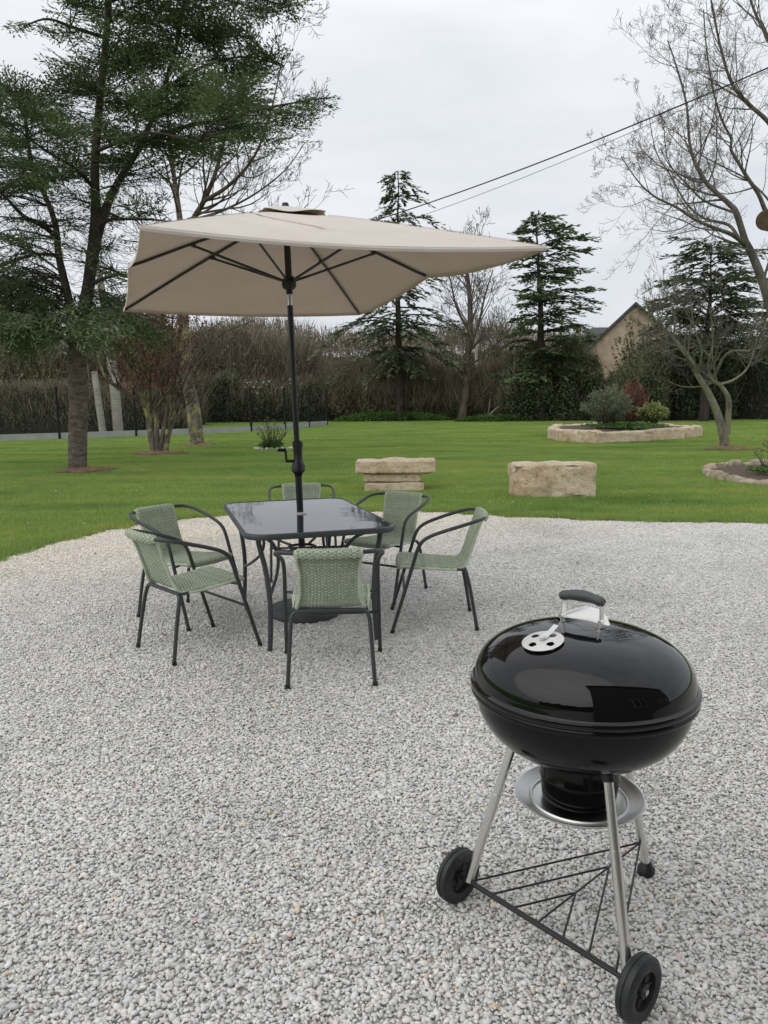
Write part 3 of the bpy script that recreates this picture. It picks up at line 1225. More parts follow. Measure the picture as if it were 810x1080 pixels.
for k in range(0, 25):
    a = PI / 2 * k / 24
    pr.append((RR * 0.985 * math.sin(a) ** 0.92 if k else 0, -0.194 * math.cos(a) ** 0.90 if k < 24 else 0))
pr = [(r_, z) for r_, z in pr]
pr += [(RR * 1.0, .004), (RR * 1.022, .008), (RR * 1.030, .004), (RR * 1.030, -.002), (RR * 1.022, -.006), (RR * 1.005, -.006)]
mb.lathe(pr, 96, c=(0, 0, KZ - .004))
bowl = mb.build('bowl', M_enamel2, kb)
LIDH = 0.141
mb = MB()
pr = [(RR * 1.026, .006), (RR * 1.036, .010), (RR * 1.038, .017), (RR * 1.030, .023), (RR * 1.012, .025), (RR * 1.000, .028)]


def lidp(a):
    return RR * 0.995 * math.sin(a) ** 0.84, .030 + LIDH * math.cos(a) ** 0.90


for k in range(30, -1, -1):
    a = PI / 2 * k / 30
    pr.append(lidp(a) if 0 < k < 30 else ((RR * .997, .034) if k == 30 else (0.0, .030 + LIDH)))
mb.lathe(pr, 128, c=(0, 0, KZ))
lid = mb.build('lid', M_enamel, kb)
for p_ in lid.data.polygons:
    p_.use_smooth = True


def lidz(r_):
    s = min(1.0, r_ / (RR * .995))
    sa_ = s ** (1 / 0.84)
    return KZ + .030 + LIDH * math.sqrt(max(0, 1 - sa_ * sa_)) ** 0.90


# vent on the lid
M_damper = simple('pale_damper_metal', (0.66, 0.66, 0.64), 0.38, metal=0.35, var=0.06, scale=20)
V0 = Vector((-0.126, -0.084, 0))
rv_ = V0.length
vz = lidz(rv_)
dz = (lidz(rv_ + .01) - lidz(rv_ - .01)) / .02
vn = Vector((-dz * V0.x / rv_, -dz * V0.y / rv_, 1)).normalized()
vx = Vector((1, 0, 0)) - vn * vn.x
vx.normalize()
vy = vn.cross(vx)


def disc_holes(mb, r, holes, hr, z, n=64, org=None, ax=None, ay=None, an=None, dome=0.0):
    # radial grid, skipping cells inside holes
    NR = 26
    vs, fs = [], []
    for i in range(NR + 1):
        for k in range(n):
            rr_ = r * i / NR
            a = 2 * PI * k / n
            vs.append(org + ax * rr_ * math.cos(a) + ay * rr_ * math.sin(a) + an * (z - dome * (i / NR) ** 2))
    for i in range(NR):
        for k in range(n):
            rr_ = r * (i + .5) / NR
            a = 2 * PI * (k + .5) / n
            x, y = rr_ * math.cos(a), rr_ * math.sin(a)
            if any((x - hx) ** 2 + (y - hy) ** 2 < hr * hr for hx, hy in holes):
                continue
            fs.append((i * n + k, i * n + (k + 1) % n, (i + 1) * n + (k + 1) % n, (i + 1) * n + k))
    mb.add(vs, fs)


VO = V0 + Vector((0, 0, vz))
hl = [(.032 * math.cos(a), .032 * math.sin(a)) for a in (R(25), R(115), R(205), R(295))]
mb = MB()
disc_holes(mb, .054, hl, .0098, .0075, org=VO, ax=vx, ay=vy, an=vn, dome=.004)
mb.build('vent', M_damper, lid)
mb = MB()
T_ = VO + vn * .010
tabd = (vx * .78 + vy * .62).normalized()
sd_ = vn.cross(tabd)
mb.grid([[T_ - sd_ * .009, T_ + tabd * .035 - sd_ * .007 + vn * .004, T_ + tabd * .058 - sd_ * .008 + vn * .012],
         [T_ + sd_ * .009 + vn * .003, T_ + tabd * .035 + sd_ * .007 + vn * .007, T_ + tabd * .058 + sd_ * .008 + vn * .012]])
mb.tube([T_, T_ + vn * .006], .008, 12)
mb.build('vent_tab', M_damper, lid)

# handle with its heat shield
H0 = G(592, 660, KZ + .20) - KC - Vector((0, 0, KZ + .20))
hdir = Vector((0.70, -0.62, 0)).normalized()
hc = Vector((0.004, 0.040, 0))
HA = hc - hdir * .058
HB = hc + hdir * .058
zA, zB = lidz(HA.length), lidz(HB.length)
HA = Vector((HA.x, HA.y, zA)); HB = Vector((HB.x, HB.y, zB))
hp = Vector((-hdir.y, hdir.x, 0))
mb = MB()
for E_, sg in ((HA, 1), (HB, -1)):
    mb = MB()
    a = E_ + Vector((0, 0, -.004)); b_ = E_ + Vector((0, 0, .068)) + hdir * sg * .003
    for q in (0,):
        mb.grid([[a - hp * .011, b_ - hp * .009], [a + hp * .011, b_ + hp * .009]])
        mb.grid([[a - hp * .011 + hdir * .003, b_ - hp * .009 + hdir * .003], [a + hp * .011 + hdir * .003, b_ + hp * .009 + hdir * .003]])
    mb.grid([[a - hp * .011, b_ - hp * .009], [a - hp * .011 + hdir * .003, b_ - hp * .009 + hdir * .003]])
    mb.grid([[a + hp * .011, b_ + hp * .009], [a + hp * .011 + hdir * .003, b_ + hp * .009 + hdir * .003]])
    mb.tube([E_ + Vector((0, 0, .012)) - hp * .012, E_ + Vector((0, 0, .012)) + hp * .014], .006, 10)
    hb = mb.build('handle_bracket', M_alu, lid)
M_grip = simple('grey_nylon_grip', (0.060, 0.066, 0.070), 0.42, var=0.1, scale=20, bumpk=0.1, bscale=400)
mb = MB()
gp, gr = [], []
for k in range(15):
    t_ = k / 14
    p = HA.lerp(HB, -0.05 + 1.10 * t_)
    zt = max(zA, zB) + .064 + .010 * (1 - (2 * t_ - 1) ** 2)
    gp.append(Vector((p.x, p.y, zt)))
    gr.append(.0150 + .0030 * math.cos((t_ - .5) * 10) * 0.5 if 0 < k < 14 else .010)
mb.tube(gp, gr, 14)
mb.build('handle', M_grip, lid)
mb = MB()
rows = []
for i in range(9):
    u = -1 + 2 * i / 8
    row = []
    for j in range(7):
        v_ = j / 6
        wdt = .052 * (1 - abs(u) ** 2.2) + .012
        p = hc + hdir * u * .080 + hp * (wdt * v_ - .006)
        base_ = lidz(math.hypot(p.x, p.y))
        row.append(Vector((p.x, p.y, base_ + .008 + .026 * (1 - u * u) * v_ ** .8)))
    rows.append(row)
mb.grid(rows)
sh = mb.build('heat_shield', simple('polished_shield', (0.78, 0.77, 0.74), 0.22, metal=0.8, var=0.04), lid)

# legs, wheels
WL = G(483, 952) - KC; WR = G(672, 1077) - KC; FT = G(681, 925) - KC
axd = (WR - WL); axd.z = 0; AXL = axd.length; axd.normalize()
WRAD = 0.079
WCL = Vector((WL.x, WL.y, WRAD + .010)); WCR = Vector((WR.x, WR.y, WRAD + .010))
LGL = WCL + axd * .040; LGR = WCR - axd * .027
def topleg(a, rr_=.178, z=KZ - .165):
    v_ = Vector((a.x, a.y, 0)).normalized()
    return Vector((v_.x * rr_, v_.y * rr_, z))
for nm, foot in (('l', LGL), ('r', LGR), ('b', Vector((FT.x, FT.y, .045)))):
    tp = topleg(foot)
    bt = Vector(foot)
    mb = MB()
    dd = (bt - tp).normalized()
    mb.tube([tp - dd * .02, tp + (bt - tp) * (.38 if nm != 'b' else 1)] if nm != 'b' else [tp - dd * .02, bt], .0125, 16)
    if nm != 'b':
        mb.tube([tp + (bt - tp) * .37, bt - dd * .004], .0138, 16)
    lg = mb.build('leg', M_alu, kb)
    mb = MB()
    mb.tube([tp - dd * .035, tp + dd * .012], .0165, 16)
    mb.build('leg_socket', M_black, lg)
    if nm == 'b':
        mb = MB()
        mb.lathe([(0, 0), (.024, 0), (.027, .006), (.026, .022), (.018, .034), (.0135, .045), (0, .045)], 20, c=(FT.x, FT.y, .010))
        mb.build('foot_cap', M_black, lg)
for C_, sg in ((WCL, -1), (WCR, 1)):
    Q = Matrix.Translation(C_) @ axd.to_track_quat('Z', 'Y').to_matrix().to_4x4()
    hw_ = .023
    wh = bpy.data.objects.new('wheel', None)
    # tyre body
    mb = MB()
    mb.lathe([(.046, -hw_ * .8), (.060, -hw_), (.070, -hw_ * .9), (WRAD - .001, -hw_ * .6), (WRAD, -.003), (WRAD - .0025, -.0015), (WRAD - .0025, .0015), (WRAD, .003), (WRAD - .001, hw_ * .6), (.070, hw_ * .9), (.060, hw_), (.046, hw_ * .8)], 56, closed=True)
    mb.v = [tuple(Q @ Vector(p)) for p in mb.v]
    wo = mb.build('wheel', simple('wheel_plastic', (0.018, 0.020, 0.021), 0.5, var=0.5, scale=40, bumpk=.1), kb)
    mb = MB()
    mb.lathe([(0, -hw_ * .35), (.010, -hw_ * .6), (.018, -hw_ * .6), (.02, -hw_ * .35), (.046, -hw_ * .35), (.048, 0), (.046, hw_ * .35), (.02, hw_ * .35), (.018, hw_ * .75), (.010, hw_ * .8), (0, hw_ * .8)], 40)
    for k in range(6):
        a = k * PI / 3
        for zz in (-1, 1):
            mb.tube([(.016 * math.cos(a), .016 * math.sin(a), zz * hw_ * .42), (.047 * math.cos(a), .047 * math.sin(a), zz * hw_ * .42)], .003, 6)
    mb.v = [tuple(Q @ Vector(p)) for p in mb.v]
    mb.build('hub', M_black, wo)
    mb = MB()
    mb.lathe([(0, hw_ * .8), (.007, hw_ * .8), (.007, hw_ * .98), (.004, hw_ * 1.05), (0, hw_ * 1.05)], 16)
    if sg < 0:
        mb.v = [(x, y, -z) for x, y, z in mb.v]
    mb.v = [tuple(Q @ Vector(p)) for p in mb.v]
    mb.build('hub_cap', M_chrome, wo)
# axle and wire rack
M_wire = simple('black_wire', (0.012, 0.012, 0.012), 0.4)
mb = MB()
mb.tube([WCL, WCR], .0065, 10)
mb.build('axle', M_wire, kb)
mb = MB()
A0 = WCL + axd * .055 + Vector((0, 0, .008)); B0 = WCR - axd * .060 + Vector((0, 0, .008))
lt = topleg(FT)
ftp = Vector((FT.x, FT.y, .045))
C0 = ftp + (lt - ftp) * (0.085 / (lt.z - .045)) + Vector((-.008, -.006, 0))
M0 = (A0 + B0) / 2
wr = .0030
mb.tube([A0, C0], wr, 6); mb.tube([B0, C0], wr, 6); mb.tube([A0, B0], wr, 6); mb.tube([M0, C0], wr, 6)
for f_ in (.33, .66):
    S_ = M0.lerp(C0, 1 - (f_ + .0))
    for E_ in (A0, B0):
        mb.tube([S_, M0.lerp(E_, 1 - f_)], wr, 6)
mb.build('wire_rack', M_wire, kb)
# ash bucket and catcher dish
mb = MB()
mb.lathe([(.09, .02), (.108, .02), (.107, -.050), (.109, -.053), (.109, -.058), (.106, -.061), (.101, -.118), (.094, -.123), (0, -.124)], 56, c=(0, 0, KZ - .190))
mb.build('ash_bucket', M_enamel2, kb)
mb = MB()
mb.lathe([(0, -.004), (.125, -.003), (.128, .003), (.132, .003), (.135, -.001), (.140, .002), (.166, .010), (.171, .015), (.175, .015), (.175, .011), (.166, .004), (.146, -.006), (0, -.008)], 72, c=(0, 0, KZ - .318))
mb.build('ash_dish', M_dish, kb)
for k in range(3):
    pass
#PART3
# ================================================================== TREES AND PLANTS
M_barkgrey = barkmat('bark_grey_brown', (0.0585, 0.0468, 0.0351), (0.1755, 0.1456, 0.1144), None, 5)
M_barkA = barkmat('bark_cypress', (0.0770, 0.0616, 0.0504), (0.2310, 0.1960, 0.1652), (0.1540, 0.1610, 0.0980), 7, 0.60, 2.2)
M_greybark = barkmat('bark_ash_grey', (0.075, 0.068, 0.058), (0.20, 0.185, 0.16), (0.13, 0.14, 0.09), 6, 0.58)
M_barkdark = barkmat('bark_dark_branches', (0.0286, 0.0247, 0.0195), (0.0780, 0.0650, 0.0520), None, 8)
M_lichen = barkmat('bark_lichen', (0.0750, 0.0625, 0.0500), (0.2500, 0.2313, 0.1938), (0.3187, 0.3125, 0.1438), 9, 0.50)
M_palebark = barkmat('bark_pale_green', (0.1020, 0.0984, 0.0720), (0.2940, 0.2880, 0.2280), (0.2040, 0.2220, 0.1200), 8, 0.52)
M_twig = simple('twig_bark', (0.075, 0.062, 0.052), 0.9, var=0.3, scale=3)
M_twiggrey = simple('grey_twig_bark', (0.14, 0.125, 0.105), 0.9, var=0.3, scale=3)
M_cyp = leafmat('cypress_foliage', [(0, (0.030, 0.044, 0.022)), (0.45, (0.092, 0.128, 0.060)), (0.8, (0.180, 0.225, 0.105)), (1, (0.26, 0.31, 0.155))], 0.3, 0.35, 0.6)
M_spruce = leafmat('spruce_foliage', [(0, (0.0390, 0.0520, 0.0312)), (0.5, (0.1014, 0.1274, 0.0728)), (1, (0.1950, 0.2275, 0.1235))], 0.25, 0.3, 0.4)
M_scrub = leafmat('bare_scrub_twigs', [(0, (0.0650, 0.0546, 0.0390)), (0.5, (0.1755, 0.1456, 0.1040)), (1, (0.3380, 0.2860, 0.2145))], 0.1, 0.35, 0.35)
M_everg = leafmat('dark_evergreen_leaves', [(0, (0.0240, 0.0348, 0.0180)), (0.5, (0.0768, 0.1008, 0.0480)), (0.85, (0.1620, 0.1980, 0.0936)), (1, (0.2880, 0.3120, 0.1680))], 0.25, 0.5, 0.45)
M_olive = leafmat('olive_brown_leaves', [(0, (0.0400, 0.0462, 0.0238)), (0.5, (0.1438, 0.1500, 0.0725)), (1, (0.3125, 0.3000, 0.1562))], 0.25, 0.5, 0.45)
M_nettle = leafmat('fresh_green_undergrowth', [(0, (0.0340, 0.0765, 0.0170)), (0.6, (0.0935, 0.1955, 0.0374)), (1, (0.1700, 0.2890, 0.0680))], 0.3, 0.3, 1.0)
M_red = leafmat('red_brown_leaves', [(0, (0.075, 0.034, 0.027)), (0.5, (0.20, 0.082, 0.060)), (1, (0.32, 0.15, 0.11))], 0.3, 0.3, 1.0)
M_sage = leafmat('grey_green_leaves', [(0, (0.0750, 0.0930, 0.0570)), (0.5, (0.1875, 0.2175, 0.1275)), (1, (0.3300, 0.3600, 0.2250))], 0.2, 0.2, 2.0)
M_varieg = leafmat('yellow_green_leaves', [(0, (0.0420, 0.0770, 0.0252)), (0.5, (0.1680, 0.2240, 0.0700)), (1, (0.4760, 0.4760, 0.2100))], 0.25, 0.2, 2.0)
M_core = simple('shaded_hull', (0.0264, 0.0264, 0.0192), 1.0, var=0.4, scale=2)  # hull colour made dark to carry the shade inside the shrubs
M_white = simple('white_blossom', (0.33, 0.32, 0.28), 0.8)


def curve3(P, n=6):
    return [Vector(p) for p in catmull([tuple(p) for p in P], n)]


def perp(d, rg):
    v = rv(rg)
    v = v - d * v.dot(d)
    return v.normalized() if v.length > 1e-4 else d.orthogonal().normalized()


def grow(T, W, p, d, L, r, lvl, rg, up=0.15, ang=(28, 60), split=0.33, wander=0.22, kids=(4, 6), thin=0.012, minr=0.0025):
    n = max(3, int(4 + lvl))
    pts = [Vector(p)]
    d = Vector(d).normalized()
    for i in range(n):
        d = (d + perp(d, rg) * wander * rg.uniform(.3, 1) + Vector((0, 0, up * (0.5 + i / n)))).normalized()
        pts.append(pts[-1] + d * L / n)
    rad = [max(minr, r * (1 - 0.75 * i / n)) for i in range(n + 1)]
    mb = T if r > thin else W
    mb.cur = rg.random()
    mb.tube(pts, rad, 7 if r > .06 else (5 if r > .02 else 3), r > .05)
    if lvl <= 0:
        return
    k = rg.randint(*kids)
    for j in range(k):
        t = 0.22 + 0.78 * (j + rg.random()) / k
        i = min(n - 1, int(t * n))
        q = pts[i].lerp(pts[i + 1], t * n - i)
        dd = (pts[i + 1] - pts[i]).normalized()
        a = R(rg.uniform(*ang))
        nd = dd * math.cos(a) + perp(dd, rg) * math.sin(a)
        ll = L * rg.uniform(.38, .66) * (1.1 - 0.45 * t)
        grow(T, W, q, nd, ll, max(minr, rad[i] * rg.uniform(.45, .62)), lvl - 1, rg, up, ang, split, wander, kids, thin, minr)


def guided(T, W, P, r0, r1, rg, kids=10, L=2.2, lvl=2, t0=0.25, up=0.12, ang=(30, 70), wander=0.22, kk=(3, 5), thin=0.012, minr=0.0025, sides=9, bias=None):
    C = curve3(P, 5)
    n = len(C) - 1
    rad = [r0 + (r1 - r0) * (i / n) ** 0.8 for i in range(n + 1)]
    rad = [q * (1 + 0.08 * noise.noise(C[i] * 2.1)) for i, q in enumerate(rad)]
    T.tube(C, rad, sides, True)
    for j in range(kids):
        t = t0 + (1 - t0) * (j + rg.random()) / kids
        i = min(n - 1, int(t * n))
        dd = (C[i + 1] - C[i]).normalized()
        a = R(rg.uniform(*ang))
        nd = dd * math.cos(a) + perp(dd, rg) * math.sin(a)
        if bias:
            nd = (nd + Vector(bias)).normalized()
        grow(T, W, C[i], nd, L * rg.uniform(.5, 1.15) * (1.15 - .45 * t), max(minr, min(rad[i] * .5, 0.03 + rad[i] * .15)), lvl, rg, up, ang, .3, wander, kk, thin, minr)
    return C, rad


def spray(LV, p, d, L, n, ll, lw, rg, base, droop=0.25, spread=0.8, vert=0.35):
    """a feathery branchlet: side shoots along a drooping axis, each shoot a row of needle tufts"""
    d = Vector(d).normalized()
    side = d.cross(Vector((0, 0, 1)))
    if side.length < .1:
        side = d.orthogonal()
    side.normalize()
    nrm = side.cross(d).normalized()
    roll = rg.uniform(-.5, .5)
    side, nrm = side * math.cos(roll) + nrm * math.sin(roll), nrm * math.cos(roll) - side * math.sin(roll)
    for i in range(n):
        t = (i + rg.random()) / n
        q = p + d * (L * t) + Vector((0, 0, -droop * L * t * t))
        s = 1 if i % 2 else -1
        k = (1 - t * .6)
        dd = d * rg.uniform(.9, 1.3) + side * s * spread * rg.uniform(.2, .9) * k + nrm * rg.uniform(-vert, vert) * .8 + Vector((0, 0, -droop * t))
        q = q + side * s * rg.uniform(0, .07) * L * k
        nn = nrm + rv(rg) * .6
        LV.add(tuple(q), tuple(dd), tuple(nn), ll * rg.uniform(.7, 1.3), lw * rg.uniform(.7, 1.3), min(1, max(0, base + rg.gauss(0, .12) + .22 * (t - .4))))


def plume(LV, p, d, L, rg, base, droop=0.1, bl=.078, bw=.028, step=.042):
    """flat feathery spray: a curved axis with forward-pointing side shoots, all clothed in short scale tufts"""
    d = Vector(d).normalized()
    side = d.cross(Vector((0, 0, 1)))
    if side.length < .1:
        side = d.orthogonal()
    side.normalize()
    nrm = side.cross(d).normalized()
    roll = rg.uniform(-.45, .45)
    side, nrm = side * math.cos(roll) + nrm * math.sin(roll), nrm * math.cos(roll) - side * math.sin(roll)
    curl = rg.uniform(.0, .22)

    def axis(t):
        return p + d * (L * t) + Vector((0, 0, (curl - droop) * L * t * t))

    def clothe(a, b, tb):
        v = b - a
        ln = v.length
        if ln < 1e-3:
            return
        v = v / ln
        k = max(2, int(ln / step))
        for i in range(k):
            t = (i + rg.random()) / k
            q = a + v * (ln * t)
            dd = v + side * rg.uniform(-.5, .5) + nrm * rg.uniform(-.4, .4)
            LV.add(tuple(q), tuple(dd), tuple(nrm + rv(rg) * .7), bl * rg.uniform(.7, 1.35), bw * rg.uniform(.7, 1.3), min(1, max(0, tb + rg.gauss(0, .10) + .15 * t)))
    clothe(axis(0), axis(.5), base - .05)
    clothe(axis(.5), axis(1), base + .08)
    m_ = max(4, int(L / .11))
    for j in range(m_):
        t = .08 + .84 * (j + rg.random() * .6) / m_
        a = axis(t)
        s = 1 if j % 2 else -1
        sl = L * (.42 - .30 * t) * rg.uniform(.6, 1.2)
        b = a + (d * .85 + side * s * .8 + nrm * rg.uniform(-.2, .2) + Vector((0, 0, -droop * .6))).normalized() * sl
        clothe(a, b, base + .06 * t)


def soil_ring(x, y, r, seed, colr=None):
    mb = MB()
    C = []
    for ring in range(4):
        row = []
        for k in range(33):
            a = 2 * PI * k / 32
            rr_ = r * (ring / 3) * (1 + .75 * noise.noise(Vector((math.cos(a) * 2.4, math.sin(a) * 1.5, seed))))
            row.append((x + rr_ * math.cos(a) * 1.25, y + rr_ * math.sin(a), 0.105 - 0.062 * (ring / 3) ** 1.5 + .01 * noise.noise(Vector((a * 3, ring, seed)))))
        C.append(row)
    mb.grid(C)
    return tag(mb.build('bare_soil', M_soilbed, smooth=True), kind='structure')


M_soilbed = simple('bare_soil_litter', (0.19, 0.105, 0.065), 0.95, var=0.5, scale=6, bumpk=1.0, bscale=25)


# ------------------------------------------------------------------ big cypress on the left
def cypress_left():
    rg = random.Random(31)
    Y = 16.4
    base = G(82, 497)
    root = thing('cypress_tree', 'big dark green cypress with layered sprays and forked trunk, left foreground tree of the lawn', 'tree', base)
    T, W, LV = MB(), MB(), Leaves()
    sk = []

    def A(px, py, dy=0.0):
        return at(px, py, Y + dy) - base

    TT = MB()

    def stem(P, r0, r1, sides=10):
        C = curve3([A(*p) for p in P], 6)
        n = len(C) - 1
        rad = [r0 + (r1 - r0) * (i / n) ** .8 for i in range(n + 1)]
        TT.tube(C, [q * (1 + .07 * noise.noise(C[i] * 1.7)) for i, q in enumerate(rad)], sides)
        sk.extend(C[2:])
    tr = [Vector((0, 0, -.05)), Vector((0, 0, .12))] + [A(82, 470), A(82.5, 430), A(82, 395), A(82, 365), A(84, 340)]
    C = curve3(tr, 6)
    n = len(C) - 1
    T.tube(C, [(.25 if i < 3 else .200 - .02 * i / n) * (1 + .05 * noise.noise(C[i] * 2)) for i in range(n + 1)], 16)
    stem([(82, 372), (76, 335), (70, 305), (62, 270), (58, 235, .3), (45, 200, .6), (32, 165, .8), (25, 110, 1)], .115, .03)
    stem([(84, 350), (92, 310), (97, 270), (101, 225), (100, 175, -.2), (105, 110, -.3), (112, 40, -.4), (118, -50, -.5), (120, -110, -.5)], .15, .04)
    stem([(96, 285), (105, 240), (118, 205, .3), (132, 180, .5), (150, 150, .7), (172, 95, 1), (188, 40, 1.2), (200, -30, 1.4)], .11, .03)
    stem([(60, 250), (45, 238, -.5), (25, 228, -.9), (0, 203, -1.4), (-30, 190, -1.6)], .06, .02)
    stem([(104, 240), (115, 232, -.6), (135, 231, -1), (165, 232, -1.2), (195, 236, -1.3)], .045, .012)
    stem([(150, 150, .7), (190, 135, 0), (240, 124, -.6), (290, 112, -1), (345, 103, -1.2)], .055, .010)
    stem([(172, 95, 1), (210, 72, .8), (255, 60, .6), (300, 70, .4)], .045, .01)
    stem([(100, 200), (80, 178, -.8), (50, 160, -1.5), (10, 130, -2)], .05, .012)
    stem([(100, 160), (125, 150, -1.2), (160, 140, -2), (210, 150, -2.6)], .05, .012)
    stem([(62, 270), (40, 268, -1), (15, 275, -1.6), (-20, 290, -2)], .045, .015)
    stem([(96, 300), (120, 290, -1.3), (135, 292, -1.8), (150, 305, -2.1)], .045, .012)
    stem([(112, 40, -.4), (80, 30, -.8), (50, 20, -1), (25, 28, -1)], .045, .01)
    stem([(118, 0, -.5), (170, -20, -.6), (230, -10, -.6), (300, 5, -.4)], .05, .012)
    stem([(82, 368), (60, 352, -1.2), (35, 345, -1.8), (0, 330, -2.2)], .04, .012)
    stem([(84, 360), (105, 335, -.9), (130, 325, -1.3), (150, 330, -1.5)], .04, .012)

    def poly_sample(P, n, sy, cond=None):
        xs = [p[0] for p in P]; ys = [p[1] for p in P]
        out = []
        while len(out) < n:
            x, y = rg.uniform(min(xs), max(xs)), rg.uniform(min(ys), max(ys))
            if inpoly(x, y, P) and (cond is None or cond(x, y)):
                out.append((x, y, max(-3.6, min(3.6, rg.gauss(0, sy)))))
        return out
    dense = [(60, -110), (360, -110), (318, -5), (280, 30), (300, 60), (335, 92), (362, 103), (330, 130), (290, 160), (240, 180), (150, 178), (60, 195), (0, 215), (-55, 220), (-60, 105), (5, 95), (38, 100), (72, 118), (58, 80), (28, 38), (66, 20)]
    mid = [(-50, 200), (60, 185), (150, 175), (235, 185), (180, 225), (150, 270), (150, 325), (-50, 300)]
    low = [(-50, 285), (20, 300), (60, 322), (115, 310), (150, 322), (172, 350), (140, 362), (105, 366), (60, 356), (0, 362), (-50, 366)]
    # holes where the sky shows
    holes = [(215, 62, 20, 13), (120, 78, 16, 10), (40, 140, 14, 9), (255, 95, 22, 8), (150, 205, 10, 10), (95, 130, 12, 7), (290, 45, 14, 12), (65, 60, 18, 14), (185, 170, 14, 7), (20, 178, 10, 7)]

    def okh(x, y):
        return not any(((x - a) / c_) ** 2 + ((y - b_) / d_) ** 2 < 1 for a, b_, c_, d_ in holes)
    cen = []
    for x, y, dy in poly_sample(dense, 3600, 1.3, okh):
        if all(((x - a) / 38) ** 2 + ((y - b2) / 16) ** 2 > 1 or abs(dy - c2) > 2.6 for a, b2, c2 in cen):
            cen.append((x, y, dy))
        if len(cen) >= 125:
            break
    jobs = []
    for x, y, dy in cen:
        sl = (x - 100) / 250 * -.22
        for k in range(6):
            u = rg.uniform(-1, 1)
            jx, jy = x + u * 34, y + u * 34 * sl + rg.gauss(0, 3.5)
            if inpoly(jx, jy, dense):
                jobs.append(((jx, jy, dy + rg.gauss(0, .55)), 'd'))
    jobs += [((x, y, .4 * rg.uniform(-1, 1)), 'd') for x, y in ((352, 101), (340, 96), (328, 108), (312, 118), (300, 100), (318, 90), (290, 124), (308, 8), (292, 2), (280, 18), (28, 28), (42, 38), (60, 42), (20, 100), (4, 94), (262, 148), (236, 160))]
    jobs += [(p, 'm') for p in poly_sample(mid, 150, 1.9, okh)] + [(p, 'l') for p in poly_sample(low, 140, 1.3)]
    sil = [(58, -130), (385, -130), (330, -8), (322, 20), (300, 40), (352, 84), (368, 104), (338, 132), (300, 165), (262, 186), (205, 200), (180, 240), (172, 330), (178, 372), (110, 378), (60, 366), (0, 376), (-80, 380), (-80, 96), (4, 84), (48, 92), (52, 78), (14, 52), (10, 26), (30, 18), (52, 28)]

    def inside(p):
        w_ = p + base
        v_ = w_ - Vector((0, 0, CAMH))
        dd_ = v_.dot(cf)
        return inpoly(405 + F * v_.dot(cr) / dd_, 540 - F * v_.dot(cu) / dd_, sil)
    for (x, y, dy), kind in jobs:
        q = A(x, y, dy)
        best = min(sk, key=lambda s: math.sqrt((s.x - q.x) ** 2 + (s.y - q.y) ** 2 + (2.2 * (s.z - q.z)) ** 2) + max(0, (s.z - q.z)) * .8)
        L = (q - best).length
        if L < .3 or L > 4.0 or abs(q.y - best.y) > 1.5 or (abs(q.z - best.z) > .5 * abs(q.x - best.x) + .25 and L > .6):
            continue
        h = Vector((q.x - best.x, q.y - best.y, 0))
        m1 = best.lerp(q, .45) + Vector((0, 0, (.10 if kind != 'l' else .18) * L)) + rv(rg) * .08 * L
        C = curve3([best, m1, q], 5)
        if sum(inside(c_) for c_ in C) < len(C) - 2:
            continue
        W.cur = rg.random()
        r0 = .007 + .005 * L
        W.tube(C, [r0 + (.004 - r0) * i / (len(C) - 1) for i in range(len(C))], 4, False)
        d = (C[-1] - C[-3]).normalized()
        hz = Vector((h.x, h.y, 0)).normalized() if h.length > .1 else Vector((rg.uniform(-1, 1), rg.uniform(-1, 1), 0)).normalized()
        ns = {'d': 9, 'm': 4, 'l': 7}[kind]
        for k in range(ns):
            t = 0.30 + 0.70 * (k + rg.random()) / ns
            i = min(len(C) - 2, int(t * (len(C) - 1)))
            p = C[i].lerp(C[i + 1], t * (len(C) - 1) - i)
            sidev = Vector((-hz.y, hz.x, 0)) * rg.choice((-1, 1)) * rg.uniform(.1, .9)
            if not inside(p + hz * .45):
                continue
            if kind == 'l':
                dd = hz * .9 + sidev + Vector((0, 0, rg.uniform(-.55, .05)))
                plume(LV, p, dd, rg.uniform(.6, 1.05), rg, .38 + .14 * rg.random(), .42)
            else:
                dd = hz * 1.0 + sidev + Vector((0, 0, rg.uniform(-.05, .42)))
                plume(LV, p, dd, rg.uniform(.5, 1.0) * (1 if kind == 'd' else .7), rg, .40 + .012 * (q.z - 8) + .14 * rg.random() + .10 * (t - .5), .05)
        if kind == 'm':
            for k in range(3):
                grow(W, W, C[2], (d + rv(rg)).normalized(), .9, .008, 1, rg, 0, kids=(2, 3), minr=.003)
    T.build('trunk', M_barkA, root)
    TT.build('limbs', M_barkdark, root)
    W.build('branches', M_barkdark, root)
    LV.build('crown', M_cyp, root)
    soil_ring(base.x + .15, base.y - .05, .50, 3)


cypress_left()


def bare(name, label, cat, base, limbs, Y, mt, mw_, seed, **kw):
    rg = random.Random(seed)
    root = thing(name, label, cat, base)
    T, W = MB(), MB()
    limbm = kw.pop('limbm', None)
    T0 = T
    for il, l_ in enumerate(limbs):
        if limbm and il == 1:
            T = MB()
        P, r0, r1, kids, L, lvl = l_[:6]
        o_ = dict(kw)
        if len(l_) > 6:
            o_.update(l_[6])
        guided(T, W, [at(p[0], p[1], Y + (p[2] if len(p) > 2 else 0)) - base for p in P], r0, r1, rg, kids, L, lvl, **o_)
    to = T0.build('trunk', mt, root)
    if limbm:
        T.build('limbs', limbm, root)
    wo = W.build('twigs', mw_, root)
    return root, T, W


